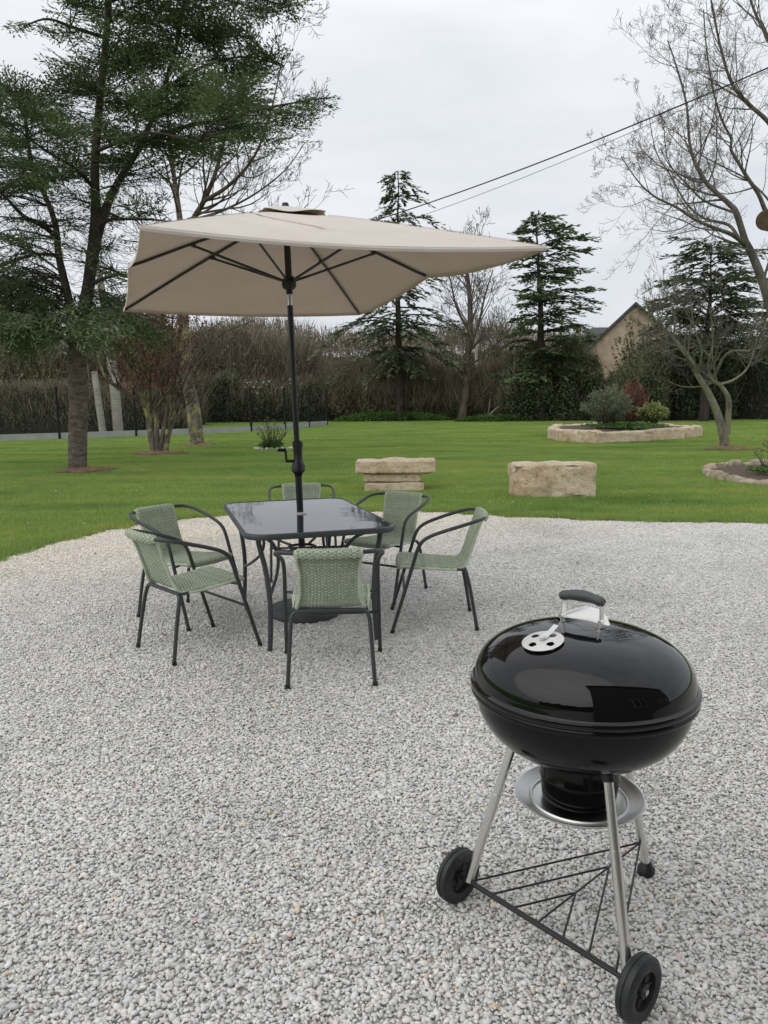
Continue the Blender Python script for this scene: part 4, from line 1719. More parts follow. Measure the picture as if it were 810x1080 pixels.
# lichen covered tree behind it, bare crown reaching into the sky
b_ = G(208, 470)
bare('lichen_tree', 'bare tree with gnarled lichen-covered trunk, just right of the red-leaved multi-stem shrub', 'tree', b_, [
    ([(208, 472), (206, 450), (203, 425), (198, 405), (196, 385), (194, 350), (192, 310), (193, 270)], .25, .16, 2, 1.5, 2, dict(sides=14)),
    ([(193, 275), (190, 235, .5), (184, 190, 1), (178, 140, 1.2), (176, 80, 1)], .14, .03, 13, 3.2, 3),
    ([(193, 275), (203, 235, -.4), (215, 212, -.6), (228, 180, -1), (240, 130, -1.2), (246, 70, -1)], .13, .025, 14, 3.0, 3),
    ([(215, 212, -.6), (242, 195, -1.4), (268, 165, -2), (285, 120, -2.2), (298, 60, -2.4)], .07, .015, 13, 2.4, 3),
    ([(205, 232), (235, 222, 1), (268, 205, 1.4), (300, 180, 1.8), (322, 150, 2)], .06, .012, 12, 2.0, 3),
    ([(195, 300), (215, 285, -1), (250, 270, -2), (290, 250, -2.4), (325, 215, -2.6)], .05, .012, 11, 1.8, 2),
    ([(193, 290), (170, 262, -1), (150, 240, -1.4), (130, 215, -1.4)], .06, .015, 8, 2.2, 2),
    ([(197, 390), (215, 372, -.6), (235, 352, -1.0), (262, 340, -1.2)], .035, .008, 8, 1.3, 2, dict(up=-.02)),
], 25.4, M_lichen, M_twig, 5, thin=.03, minr=.0055, limbm=M_barkgrey)
soil_ring(b_.x, b_.y - .1, .55, 9)

# multi-stem shrub with reddish leaves
b_ = G(167, 479)
rt, T_, W_ = bare('multi_stem_shrub', 'multi-stem shrub with twisted grey stems and sparse reddish-brown leaves between two trunks', 'shrub', b_, [
    ([(163, 481), (160, 455), (154, 430), (147, 410), (140, 385), (136, 345), (130, 310)], .11, .03, 12, 1.7, 2, dict(sides=10)),
    ([(166, 481), (165, 450), (166, 415), (168, 380), (170, 340), (172, 305)], .10, .03, 12, 1.6, 2),
    ([(174, 481), (177, 460), (183, 440), (184, 415), (186, 380), (192, 340)], .10, .03, 12, 1.6, 2),
    ([(169, 481), (172, 455), (176, 430), (174, 400), (180, 360), (183, 325)], .08, .02, 10, 1.4, 2),
    ([(160, 470), (156, 440), (158, 410), (156, 380), (158, 340), (154, 310)], .08, .02, 10, 1.4, 2),
    ([(154, 430), (140, 418, -.3), (126, 410, -.5), (112, 398, -.6), (104, 375, -.6), (101, 350, -.6)], .065, .035, 6, 1.1, 2),
], 21.9, M_lichen, M_twig, 8, thin=.03, minr=.006, ang=(20, 45))
rg = random.Random(77)
LV = Leaves()
for k in range(8000):
    x = rg.gauss(158, 24); y = rg.uniform(318, 412)
    if rg.random() < (y - 318) / 140:
        continue
    q = at(x, y, 21.9 + rg.gauss(0, .8)) - b_
    LV.add(tuple(q), tuple(rv(rg) + Vector((0, 0, -.4))), tuple(rv(rg)), .085 * rg.uniform(.6, 1.3), .05, min(1, max(0, rg.gauss(.5, .25))))
LV.build('leaves', M_red, rt)
soil_ring(b_.x, b_.y - .1, .5, 6)

# ------------------------------------------------------------------ right-hand trees
b_ = at(822, 400, 19.5); b_ = Vector((b_.x, 19.5, 0))
rt, T_, W_ = bare('tall_bare_tree', 'tall leafless tree leaning in from the right edge against the sky', 'tree', b_, [
    ([(838, 500), (832, 440), (822, 370), (811, 318), (796, 275), (786, 255)], 0.163, 0.087, 3, 1.6, 2, dict(sides=14)),
    ([(786, 255), (777, 226), (771, 217), (752, 200), (743, 190), (733, 172), (727, 148), (724, 110), (714, 72), (704, 42)], 0.085, 0.013, 22, 2.1, 3),
    ([(786, 258), (773, 248, -.4), (755, 241, -.8), (734, 232, -1.1), (714, 219, -1.3), (690, 207, -1.5), (672, 190, -1.6), (655, 165, -1.7)], 0.063, 0.008, 19, 1.6, 3),
    ([(778, 250), (768, 237, .5), (742, 230, .9), (723, 213, 1.2), (706, 183, 1.5), (692, 160, 1.7), (684, 120, 1.9)], 0.048, 0.008, 17, 1.6, 3),
    ([(774, 224), (745, 213, -.6), (727, 197, -1), (705, 170, -1.4), (700, 130, -1.6)], 0.033, 0.007, 12, 1.3, 3),
    ([(828, 262, .3), (809, 226, .2), (800, 205), (788, 187), (779, 172), (771, 158), (771, 146), (762, 128), (752, 95), (745, 50), (742, 10)], 0.063, 0.013, 20, 1.9, 3),
    ([(826, 235, .4), (808, 208, .4), (786, 188, .6), (759, 174, .8), (742, 165, 1), (720, 150, 1.2)], 0.033, 0.007, 10, 1.3, 3),
    ([(842, 190, -.4), (815, 135, -.3), (790, 110, -.4), (772, 88, -.6), (760, 50, -.8), (750, 0, -1), (744, -40, -1)], 0.063, 0.014, 18, 1.9, 3),
    ([(850, 120, .6), (815, 50, .6), (795, 10, .8), (780, -40, 1)], 0.059, 0.021, 12, 2.0, 3),
    ([(768, 262, -.5), (790, 263, -.7), (815, 263, -.9)], 0.013, 0.010, 3, .6, 1),
    ([(700, 250, .8), (722, 245, .6), (745, 240, .2), (757, 241)], 0.007, 0.015, 9, 1.0, 2),
], 19.5, M_greybark, M_twiggrey, 12, thin=.022, minr=.0034, up=.10, kk=(3, 5))
# sawn-off limb: bark rim and brown cut face turned to the yard
c0 = at(808, 232, 18.6) - b_
c1 = at(826, 236, 19.6) - b_
mb = MB()
d_ = (c0 - c1).normalized()
mb.tube([c1, c0.lerp(c1, .3), c0], [.20, .235, .235], 20)
lo = mb.build('sawn_limb', M_barkgrey, rt)
M_cut = simple('sawn_wood', (0.10, 0.062, 0.042), 0.85, var=0.3, scale=4)
mb = MB()
mb.tube([c0 + d_ * .001, c0 + d_ * .006], [.20, .20], 20)
mb.build('cut_face', M_cut, lo)

b_ = G(765, 474)
bare('small_orchard_tree', 'small bare tree with pale green lichened twin stems between the raised bed and right edge', 'tree', b_, [
    ([(765, 476), (763, 460), (758, 440), (748, 416), (736, 396), (726, 377), (710, 357), (696, 342), (684, 330)], 0.145, 0.025, 17, 1.48, 3, dict(sides=12, t0=.55)),
    ([(766, 458), (768, 438), (768, 420), (760, 407), (751, 400), (747, 385), (752, 360), (749, 325)], 0.098, 0.017, 15, 1.48, 3, dict(t0=.45)),
    ([(753, 398), (764, 376, -.4), (776, 370, -.7), (792, 370, -1), (812, 362, -1.2)], 0.051, 0.010, 12, 1.17, 3, dict(t0=.45)),
    ([(726, 377), (716, 368, .5), (700, 372, .9), (684, 368, 1.2)], 0.034, 0.007, 9, 1.01, 2, dict(t0=.45)),
    ([(760, 405), (775, 400, .4), (790, 385, .8), (800, 350, 1.0), (806, 320, 1.1)], 0.043, 0.008, 11, 1.33, 3, dict(t0=.45)),
    ([(736, 396), (740, 370, -.6), (732, 345, -.9), (728, 310, -1)], 0.043, 0.008, 11, 1.33, 3, dict(t0=.45)),
    ([(710, 357), (712, 335, .5), (706, 315, .7), (695, 295, .9)], 0.025, 0.007, 8, 1.01, 2, dict(t0=.45)),
], 20.95, M_palebark, M_twiggrey, 21, thin=.016, minr=.0042, up=.20)
soil_ring(b_.x, b_.y - .05, .5, 12)

# bare tree in front of the thicket
b_ = G(488, 442); b_ = Vector((at(488, 440, 50).x, 50, 0))
bare('slender_bare_tree', 'slender leafless tree rising from the brown thicket between spruce and cedar', 'tree', b_, [
    ([(487, 443), (491, 412), (494, 371), (496, 331), (494, 299), (489, 270)], .33, .09, 22, 4.0, 3, dict(sides=8)),
    ([(494, 371), (505, 340), (512, 310), (520, 285)], .12, .03, 12, 3.2, 2),
    ([(495, 350), (482, 325), (476, 300), (472, 285)], .11, .03, 11, 3.0, 2),
], 50, M_barkgrey, M_twiggrey, 33, thin=.05, minr=.012)


# ------------------------------------------------------------------ conifers
def conifer(name, label, px, pytop, Y, prof_, seed, mleaf, nb, lean=0, rise=0.0, drop=0.15, ll=.30, lw=.12, density=1.0, trunkr=.28, gap=0.15, base_z=0.0, hi_z=None):
    rg = random.Random(seed)
    base = Vector((at(px, 440, Y).x, Y, 0))
    root = thing(name, label, 'tree', base)
    H = at(px, pytop, Y).z
    T, W, LV = MB(), MB(), Leaves()
    C = [Vector((lean * (i / 12) ** 2 + .12 * noise.noise(Vector((i * .4, seed, 0))), .12 * noise.noise(Vector((i * .4, seed, 5))), H * i / 12)) for i in range(13)]
    T.tube(C, [max(.03, trunkr * (1 - i / 12.5)) for i in range(13)], 8)
    m_px = Y / F

    def rad(z, sg):
        py = 421 - (z - CAMH) / Y * F
        P = prof_
        if py <= P[0][0]:
            return P[0][1 if sg < 0 else 2] * m_px
        for a, c_ in zip(P, P[1:]):
            if py <= c_[0]:
                t = (py - a[0]) / (c_[0] - a[0])
                k_ = 1 if sg < 0 else 2
                return (a[k_] + (c_[k_] - a[k_]) * t) * m_px
        return P[-1][1 if sg < 0 else 2] * m_px
    zmin = base_z
    zlev = H - .2
    lv = 0
    while zlev > zmin:
        k = max(3, int(nb * (0.6 + .5 * rg.random())))
        a0 = rg.uniform(0, 2 * PI)
        for j in range(k):
            a = a0 + 2 * PI * j / k + rg.uniform(-.4, .4)
            d = Vector((math.cos(a), math.sin(a), 0))
            wl, wr_ = rad(zlev, -1), rad(zlev, 1)
            L = (wl + (wr_ - wl) * (d.x + 1) / 2) * rg.uniform(.5, 1.2)
            if rg.random() < gap:
                L *= .5
            if L < .15:
                L = .15
            i = min(11, int(zlev / H * 12))
            st = C[i].lerp(C[i + 1], zlev / H * 12 - i)
            rs_ = rise + rg.gauss(0, .14)
            P = [st, st + d * L * .5 + Vector((0, 0, rs_ * L * .5 + .03 * L)), st + d * L + Vector((0, 0, rs_ * L - drop * L + rg.uniform(-.1, .1) * L))]
            B = curve3(P, 4)
            W.tube(B, [max(.010, .02 + .012 * L - i_ * .008) for i_ in range(len(B))], 3, False)
            n = max(3, int(L * 6.5 * density))
            for q in range(n):
                t = .18 + .82 * (q + rg.random()) / n
                i_ = min(len(B) - 2, int(t * (len(B) - 1)))
                p = B[i_].lerp(B[i_ + 1], t * (len(B) - 1) - i_)
                sdv = Vector((-d.y, d.x, 0)) * rg.choice((-1, 1)) * rg.uniform(.2, 1.2)
                dd = d + sdv + Vector((0, 0, rg.uniform(-.35, .15) + rise * .5))
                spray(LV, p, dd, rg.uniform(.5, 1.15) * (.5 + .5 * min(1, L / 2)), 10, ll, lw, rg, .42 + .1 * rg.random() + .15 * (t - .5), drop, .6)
        zlev -= rg.uniform(.18, .60) * (1 if H > 10 else .8)
        lv += 1
    T.build('trunk', M_barkdark, root)
    W.build('branches', M_barkdark, root)
    LV.build('crown', mleaf, root)
    return root


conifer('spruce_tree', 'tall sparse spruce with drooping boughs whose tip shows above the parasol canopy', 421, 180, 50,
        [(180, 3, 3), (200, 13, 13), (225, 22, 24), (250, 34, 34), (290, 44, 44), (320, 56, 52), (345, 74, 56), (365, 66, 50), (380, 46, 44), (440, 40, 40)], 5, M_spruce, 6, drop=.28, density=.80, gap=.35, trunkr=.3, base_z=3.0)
conifer('cedar_tree', 'dark layered cedar with spreading pointed tiers right of the parasol corner', 570, 226, 47,
        [(226, 5, 7), (240, 13, 24), (262, 18, 34), (283, 25, 66), (300, 30, 50), (325, 38, 48), (345, 44, 56), (365, 46, 52), (380, 40, 46), (440, 36, 40)], 9, M_cyp, 6, lean=-.5, rise=.16, drop=.12, density=1.05, gap=.22, trunkr=.34, base_z=2.0)
conifer('dark_conifer', 'dark bushy evergreen tree partly veiled by bare twigs behind the small orchard tree', 742, 258, 43,
        [(258, 9, 9), (268, 26, 28), (290, 44, 50), (320, 56, 66), (350, 62, 74), (400, 58, 64), (440, 30, 30)], 14, M_spruce, 7, rise=.34, drop=.22, density=1.05, gap=.38, trunkr=.30, base_z=3.2)


# ------------------------------------------------------------------ shrubs, hedges, thickets
def thicket(name, label, cat, px0, px1, tops, Y, depth, leafm, nleaf, ll, lw, ntwig, twl, seed, twm=None, ypts=None, lum=.45, core=.80, group=None, vmin=0.0):
    """tops: list of (px, py) silhouette of the shrub's top at distance Y"""
    rg = random.Random(seed)
    nr = np.random.default_rng(seed)
    x0, x1 = at(px0, 430, Y).x, at(px1, 430, Y).x
    base = Vector(((x0 + x1) / 2, Y, 0))
    root = thing(name, label, cat, base, group=group)
    tw = [(at(px, py, Y).x, at(px, py, Y).z) for px, py in tops]

    def top(x):
        if x <= tw[0][0]:
            return tw[0][1]
        for (a, za), (c_, zc) in zip(tw, tw[1:]):
            if x <= c_:
                t = (x - a) / (c_ - a)
                t = t * t * (3 - 2 * t)
                return za + (zc - za) * t
        return tw[-1][1]

    def edge(x):
        e = min(x - x0, x1 - x) / max(.01, min((x1 - x0) * .25, 1.8))
        e = max(0, min(1, e))
        return math.sin(e * PI / 2) ** .6

    def yshift(x):
        if not ypts:
            return 0
        P = ypts
        for (a, ya), (c_, yc) in zip(P, P[1:]):
            if x <= c_:
                return ya + (yc - ya) * (x - a) / (c_ - a)
        return P[-1][1]

    def shell(x, th, k=1.0):
        # th: 0 front foot .. pi back foot
        h = top(x) * edge(x) * k
        h *= 1 + .16 * noise.noise(Vector((x * .55, th * 1.2, seed))) + .08 * noise.noise(Vector((x * 1.9, th * 2.2, seed + 9)))
        d = depth / 2 * edge(x) * k * (1 + .22 * noise.noise(Vector((x * .6, th * 2, seed + 3))))
        c_, s_ = math.cos(th), math.sin(th)
        return Vector((x - base.x, -d * math.copysign(abs(c_) ** .55, c_) + yshift(x), max(0, h * s_ ** .55)))
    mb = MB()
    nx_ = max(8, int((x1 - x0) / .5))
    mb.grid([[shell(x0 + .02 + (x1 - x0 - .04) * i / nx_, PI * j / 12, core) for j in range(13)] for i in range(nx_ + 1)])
    mb.build('dark_inner_hull', M_core, root)  # added solid hull, coloured dark for the shade between the branches
    LV = Leaves()
    for k in range(nleaf):
        x = rg.uniform(x0, x1)
        th = PI * rg.random() ** 1.35
        kk_ = rg.uniform(.78, 1.06)
        p = shell(x, th, kk_)
        if p.z < vmin:
            continue
        cl_ = noise.noise(Vector((p.x * 1.1, p.y * 1.1, p.z * 1.1 + seed)))
        if cl_ < -.28 and rg.random() < .75:
            continue
        dd = rv(rg) + Vector((0, -.25, .15))
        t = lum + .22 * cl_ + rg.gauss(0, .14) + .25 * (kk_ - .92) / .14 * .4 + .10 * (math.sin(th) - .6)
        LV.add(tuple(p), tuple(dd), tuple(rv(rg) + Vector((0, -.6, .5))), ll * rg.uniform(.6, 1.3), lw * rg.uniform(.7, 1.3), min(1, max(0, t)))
    if nleaf:
        LV.build('foliage', leafm, root)
    if ntwig:
        TW = Leaves()
        for k in range(ntwig):
            x = rg.uniform(x0, x1)
            th = rg.uniform(.02, PI * .62)
            p = shell(x, th, rg.uniform(.72, .98))
            # stems lie on the front and fan out over the top
            up = Vector((rg.gauss(0, .38), rg.gauss(-.1, .2), 1.0))
            L = twl * rg.uniform(.4, 1.25)
            zt = top(x) * edge(x)
            if p.z + L * .9 > zt * 1.10:
                p.z = max(0, zt * rg.uniform(.72, 1.0) - L * .5)
            TW.add(tuple(p), tuple(up), tuple(Vector((rg.gauss(0, .3), -1, 0))), L, .030 * (Y / 50) * rg.uniform(.6, 1.5), min(1, max(0, rg.gauss(.5, .22))))
        TW.build('stems', twm or M_scrub, root)
    return root


# clipped hedge right behind the fence (left)
thicket('clipped_hedge', 'long clipped dark hedge with brown top running close behind the left mesh fence', 'hedge', -70, 200, [(-70, 400), (0, 404), (60, 403), (110, 406), (200, 404)], 35.0, 1.5,
        M_everg, 9000, .12, .06, 4200, .7, 41, lum=.45, core=.86)
thicket('tall_scrub', 'tall olive-brown scrub rising behind the clipped hedge at far left', 'scrub', -110, 95, [(-110, 340), (-20, 345), (30, 352), (60, 348), (95, 362)], 44, 5,
        M_olive, 12000, .22, .10, 3500, 1.8, 42, lum=.42)
thicket('tall_scrub', 'ivy-dark scrub behind the trunks between the cypress and the lichen tree', 'scrub', 80, 215, [(80, 362), (120, 352), (160, 345), (190, 350), (215, 360)], 46, 5,
        M_olive, 9000, .22, .10, 3500, 1.8, 43, lum=.40)
# far grey twiggy wood on the skyline
dw = thicket('distant_wood', 'far grey leafless wood closing the skyline behind the thickets', 'wood', 150, 700, [(150, 352), (220, 346), (262, 336), (300, 338), (340, 350), (380, 352), (450, 350), (520, 340), (560, 352), (700, 356)], 95, 8,
        M_scrub, 9000, .55, .18, 9000, 3.2, 44, lum=.50, core=.70)
# brown scrub bank behind the fence, centre left
thicket('brown_scrub', 'broad bank of reddish-brown leafless scrub behind the fence left of the parasol pole', 'scrub', 192, 352, [(192, 372), (215, 360), (240, 350), (270, 352), (300, 360), (330, 364), (352, 372)], 58, 7,
        M_scrub, 9000, .30, .08, 11000, 1.8, 45, lum=.46)
for k_, (a, c_, tp, lab) in enumerate([
        (212, 262, 394, 'rounded dark green bush behind the fence, just right of the lichen trunk'),
        (250, 306, 402, 'low dark bush with white blossom specks behind the fence, left of the parasol pole'),
        (296, 356, 398, 'dark bush behind the fence where the concrete base boards end')]):
    r_ = thicket('dark_bush', lab, 'bush', a, c_, [(a, tp + 8), ((a + c_) / 2, tp), (c_, tp + 6)], 52, 3, M_everg, 4500, .20, .10, 700, 1.2, 50 + k_, lum=.34, group='dark bushes behind the fence')
    if k_ == 1:
        rg = random.Random(9); LV = Leaves()
        for q in range(45):
            p = at(rg.uniform(258, 322), 407 + rg.gauss(0, 4), 50.3) - r_.location
            LV.add(tuple(p), tuple(rv(rg)), tuple(rv(rg)), .16, .12, .5)
        LV.build('blossom', M_white, r_)
# brushwood thicket, centre
for k_, (a, c_, tops, lab) in enumerate([
        (330, 412, [(330, 398), (350, 388), (380, 384), (412, 390)], 'tangled brown brushwood thicket at the end of the fence, right of the parasol pole'),
        (396, 478, [(396, 392), (430, 380), (455, 388), (478, 394)], 'tangled brown brushwood thicket beneath the tall spruce'),
        (464, 545, [(464, 394), (495, 392), (520, 384), (545, 388)], 'tangled brown brushwood thicket around the slender bare tree')]):
    thicket('brushwood_thicket', lab, 'thicket', a, c_, tops, 53 - k_ * .4, 4.5, M_olive, 11000, .17, .08, 5200, 1.5, 60 + k_, lum=.50, group='brown brushwood along the back of the lawn')
for k_, (a, c_, tops, Y_, mt_, lum_, lab) in enumerate([
        (524, 584, [(524, 384), (550, 368), (584, 378)], 49, M_everg, .60, 'dark green thicket with bramble stems directly under the cedar'),
        (572, 636, [(572, 380), (600, 362), (620, 372), (636, 390)], 48.5, M_everg, .55, 'dense dark thicket left of the stone house gable'),
        (630, 700, [(630, 416), (644, 398), (662, 384), (684, 368), (700, 358)], 46, M_everg, .56, 'dark leafy bush in front of the stone house gable'),
        (688, 770, [(688, 362), (720, 352), (745, 356), (770, 350)], 47, M_everg, .40, 'tall shadowy evergreen hedge behind the small orchard tree'),
        (756, 900, [(756, 352), (790, 340), (820, 342), (900, 338)], 47.5, M_everg, .40, 'tall shadowy evergreen hedge at the right edge')]):
    thicket('evergreen_thicket', lab, 'thicket', a, c_, tops, Y_, 5, mt_, 14000, .19, .09, 900, 1.3, 70 + k_, lum=lum_, twm=M_scrub, group='dark evergreens along the back of the lawn')
# fresh green undergrowth at the foot of the thickets
thicket('nettle_patch', 'strip of fresh green nettles and brambles at the foot of the brushwood', 'undergrowth', 352, 478, [(352, 438), (400, 435), (440, 436), (478, 439)], 50.2, 1.2, M_nettle, 5200, .17, .09, 0, 1, 81, lum=.5)
thicket('nettle_patch', 'low darker green undergrowth along the foot of the evergreens', 'undergrowth', 480, 640, [(480, 440), (540, 438), (600, 439), (640, 440)], 47.2, 1.0, M_nettle, 4200, .17, .09, 0, 1, 82, lum=.35)
# pale fallen branch against the thicket
mb = MB()
mb.tube(curve3([at(495, 441, 48), at(512, 440, 48), at(522, 432, 48.2), (at(535, 424, 48.4)), at(548, 416, 48.6)], 5), [.09 - .0028 * i for i in range(21)], 6)
mb.tube(curve3([at(514, 440, 48), at(516, 430, 48), at(517, 420, 48)], 4), .035, 5)
tag(mb.build('fallen_branch', M_palebark), 'pale crooked dead branch lying against the dark thicket beyond the lawn', 'branch')

# ------------------------------------------------------------------ distant house
HY = 62.0
M_wall = None
m, nt, b = mat('old_stone_render')
f = noise_fac(nt, .9, 6, .65)
c = ramp(nt, f, [(.3, (.24, .175, .135)), (.5, (.38, .295, .225)), (.72, (.50, .40, .32))])
nt.links.new(c, b.inputs['Base Color']); b.inputs['Roughness'].default_value = .95
bump(nt, b, noise_fac(nt, 6, 6, .7), .6, .05)
M_hw = m
M_slate = simple('weathered_slate', (.060, .060, .062), .7, var=.3, scale=1.5, bumpk=.5, bscale=8)
ap = at(671, 322, HY); eL = at(623, 367, HY)
hwid = (ap.x - eL.x) / math.cos(R(6)) * 1.0; zE = eL.z; zA_ = ap.z
house = thing('stone_house', 'distant stone house with steep beige gable and slate roof behind the dark bushes', 'house', (ap.x, HY, 0), R(-24))
mb = MB()
D = 11
mb.add([(-hwid, 0, 0), (hwid, 0, 0), (hwid, 0, zE), (0, 0, zA_), (-hwid, 0, zE), (-hwid, D, 0), (hwid, D, 0), (hwid, D, zE), (0, D, zA_), (-hwid, D, zE)],
       [(0, 1, 2, 3, 4), (5, 9, 8, 7, 6), (0, 4, 9, 5), (1, 6, 7, 2)])
mb.build('wall', M_hw, house, smooth=False)
for sg in (-1, 1):
    mb = MB()
    e_ = Vector((sg * (hwid + .35), 0, zE - .35 * (zA_ - zE) / hwid)); a_ = Vector((0, 0, zA_))
    up_ = Vector((sg * .12, 0, .14))
    vs = [e_ + Vector((0, -.25, .01)), a_ + Vector((0, -.25, .01)), a_ + Vector((0, D + .25, .01)), e_ + Vector((0, D + .25, .01))]
    mb.add(vs + [v_ + Vector((0, 0, .26)) for v_ in vs], [(0, 1, 2, 3), (7, 6, 5, 4), (0, 4, 5, 1), (1, 5, 6, 2), (2, 6, 7, 3), (3, 7, 4, 0)])
    mb.build('roof', M_slate, house, smooth=False)
# rear wing
mb = MB()
wl = at(624, 360, 69); wr_ = at(655, 360, 69)
ox = ap.x
zr = at(635, 344, 71).z; ze = at(624, 357, 69).z
x0_, x1_ = wl.x - ox, wr_.x - ox
RQ = Matrix.Rotation(R(24), 4, 'Z')
mb.add([(x0_, 8, 0), (x1_, 8, 0), (x1_, 13, 0), (x0_, 13, 0), (x0_, 8, ze), (x1_, 8, ze), (x1_, 13, ze), (x0_, 13, ze)], [(0, 1, 5, 4), (1, 2, 6, 5), (2, 3, 7, 6), (3, 0, 4, 7)])
mb.v = [tuple(RQ @ Vector(q)) for q in mb.v]
mb.build('rear_wall', simple('dark_timber', (.05, .045, .04), .9), house, smooth=False)
mb = MB()
mb.add([(x0_ - .3, 7.7, ze - .05), (x1_ + .3, 7.7, ze - .05), (x1_ + .3, 13.3, ze - .05), (x0_ - .3, 13.3, ze - .05), (x0_ + .9, 10.2, zr), (x1_, 10.2, zr)],
       [(0, 1, 5, 4), (1, 2, 5), (2, 3, 4, 5), (3, 0, 4), (3, 2, 1, 0)])
mb.v = [tuple(RQ @ Vector(q)) for q in mb.v]
mb.build('rear_roof', M_slate, house, smooth=False)

# ------------------------------------------------------------------ fence
M_fgreen = simple('anthracite_green_fence', (.006, .008, .007), .9, var=.2, scale=3)
M_plinth = simple('pale_concrete', (.36, .37, .36), .9, var=.15, scale=1.5, bumpk=.3, bscale=20)
posts = [(-18.0, 27.1), (-15.45, 28.7), (-12.88, 30.3), (-10.38, 32.0), (-8.25, 33.8), (-6.16, 35.6), (-4.9, 38.1), (-3.95, 40.7), (-3.20, 43.4)]
fence = thing('mesh_fence', 'dark welded mesh fence on pale concrete base boards along the left of the lawn', 'fence', (posts[3][0], posts[3][1], 0))
fo = fence.location.copy()
pan = MB()
for i, (x, y) in enumerate(posts):
    mb = MB()
    mb.box((x - fo.x, y - fo.y, 1.04), (.085, .085, 2.08), .6)
    mb.build('post', M_fgreen, fence, smooth=False)
    if i < len(posts) - 1:
        x2, y2 = posts[i + 1]
        L = math.hypot(x2 - x, y2 - y)
        a = math.atan2(y2 - y, x2 - x)
        mb = MB()
        mb.box(((x + x2) / 2 - fo.x, (y + y2) / 2 - fo.y, .14), (L - .08, .045, .28), a)
        mb.build('base_board', M_plinth, fence, smooth=False, bevel=.008)
        d_ = Vector((x2 - x, y2 - y, 0)) / L
        p0 = Vector((x - fo.x, y - fo.y, 0))
        pan = MB()
        for k_ in range(1, int(L / .10)):
            q = p0 + d_ * (k_ * .10)
            pan.tube([q + Vector((0, 0, .29)), q + Vector((0, 0, 2.0))], .0028, 3, False)
        for k_ in range(9):
            z = .30 + k_ * .212
            pan.tube([p0 + Vector((0, 0, z)), p0 + d_ * L + Vector((0, 0, z))], .0032, 3, False)
        pan.build('mesh_panel', M_fgreen, fence, smooth=False)

# utility poles and cables
M_conc = simple('weathered_concrete_pole', (.30, .285, .25), .9, var=.22, scale=2.5, bumpk=.4, bscale=20)
pb = Vector((at(125, 455, 32.9).x, 32.9, 0))
ptop = at(104, 284, 33.2)
up_ = thing('utility_pole', 'pale weathered twin-legged utility pole behind the left fence, beside the cypress trunk', 'utility pole', pb)
mb = MB()
mb.tube([Vector((0, 0, 0)), (ptop - pb) * .4 + Vector((.1, 0, 0)), ptop - pb], [.22, .20, .13], 10)
mb.build('post', M_conc, up_)
mb = MB()
l2 = at(109, 457, 32.6); l2.z = 0
mb.tube([l2 - pb, at(99.5, 392, 32.7) - pb], [.155, .125], 10)
mb.build('strut_leg', M_conc, up_)
mb = MB()
mb.tube([ptop - pb + Vector((-.35, 0, -.15)), ptop - pb + Vector((.35, 0, -.15))], .04, 6)
mb.build('crossbar', M_fgreen, up_)
pb2 = Vector((at(502, 440, 72).x, 72, 0))
p2 = thing('utility_pole', 'thin grey utility pole far behind the slender bare tree', 'utility pole', pb2)
mb = MB()
mb.tube([Vector((0, 0, 0)), Vector((0, 0, at(502, 332, 72).z))], [.19, .12], 8)
mb.build('post', M_conc, p2)
mb = MB()
zz_ = at(502, 336, 72).z
mb.tube([Vector((-.5, 0, zz_)), Vector((.5, 0, zz_))], .05, 6)
mb.build('crossbar', M_fgreen, p2)
M_cable = simple('black_cable', (.02, .02, .022), .6)
Pa, Pb = ptop, at(870, 45, 13)
for S_, r_, dz_, lab in ((.98, .013, 0, 'thick black overhead cable sweeping down from the upper right corner behind the parasol'),
                         (1.24, .006, -.05, 'thin grey overhead wire sagging just under the thick cable')):
    mb = MB()
    P = []
    for k_ in range(61):
        t = k_ / 60
        p = Pa.lerp(Pb, t)
        P.append(p + Vector((0, 0, dz_ * (1 - t) - 4 * S_ * t * (1 - t))))
    mb.tube(P, r_, 6)
    tag(mb.build('overhead_cable', M_cable if r_ > .01 else M_conc), lab, 'cable')

# ------------------------------------------------------------------ stones
m, nt, b = mat('weathered_limestone')
geo = N(nt, 'ShaderNodeTexCoord').outputs['Object']
f = noise_fac(nt, 2.4, 8, .68, world=False)
c = ramp(nt, f, [(.28, (.37, .26, .165)), (.42, (.61, .475, .33)), (.58, (.72, .60, .45)), (.78, (.80, .72, .60))])
f2 = noise_fac(nt, 14, 6, .75, world=False)
c = mixc(nt, 1, c, ramp(nt, f2, [(.33, (.30, .27, .24)), (.42, (.90, .88, .86)), (.55, (1, 1, 1)), (.7, (1.12, 1.10, 1.06))]), 'MULTIPLY')
# grey algae on top faces
gn = N(nt, 'ShaderNodeNewGeometry')
sp = N(nt, 'ShaderNodeSeparateXYZ'); nt.links.new(gn.outputs['Normal'], sp.inputs[0])
k = mth(nt, 'MULTIPLY', ramp(nt, sp.outputs[2], [(.35, (0, 0, 0)), (.9, (1, 1, 1))]), .5)
c = mixc(nt, k, c, (.50, .46, .37))
nt.links.new(c, b.inputs['Base Color']); b.inputs['Roughness'].default_value = .95
b.inputs['Specular IOR Level'].default_value = .15
mix_h = mth(nt, 'ADD', f2, mth(nt, 'MULTIPLY', noise_fac(nt, 45, 4, .7, world=False), .35))
bump(nt, b, mix_h, .9, .03)
M_lime = m


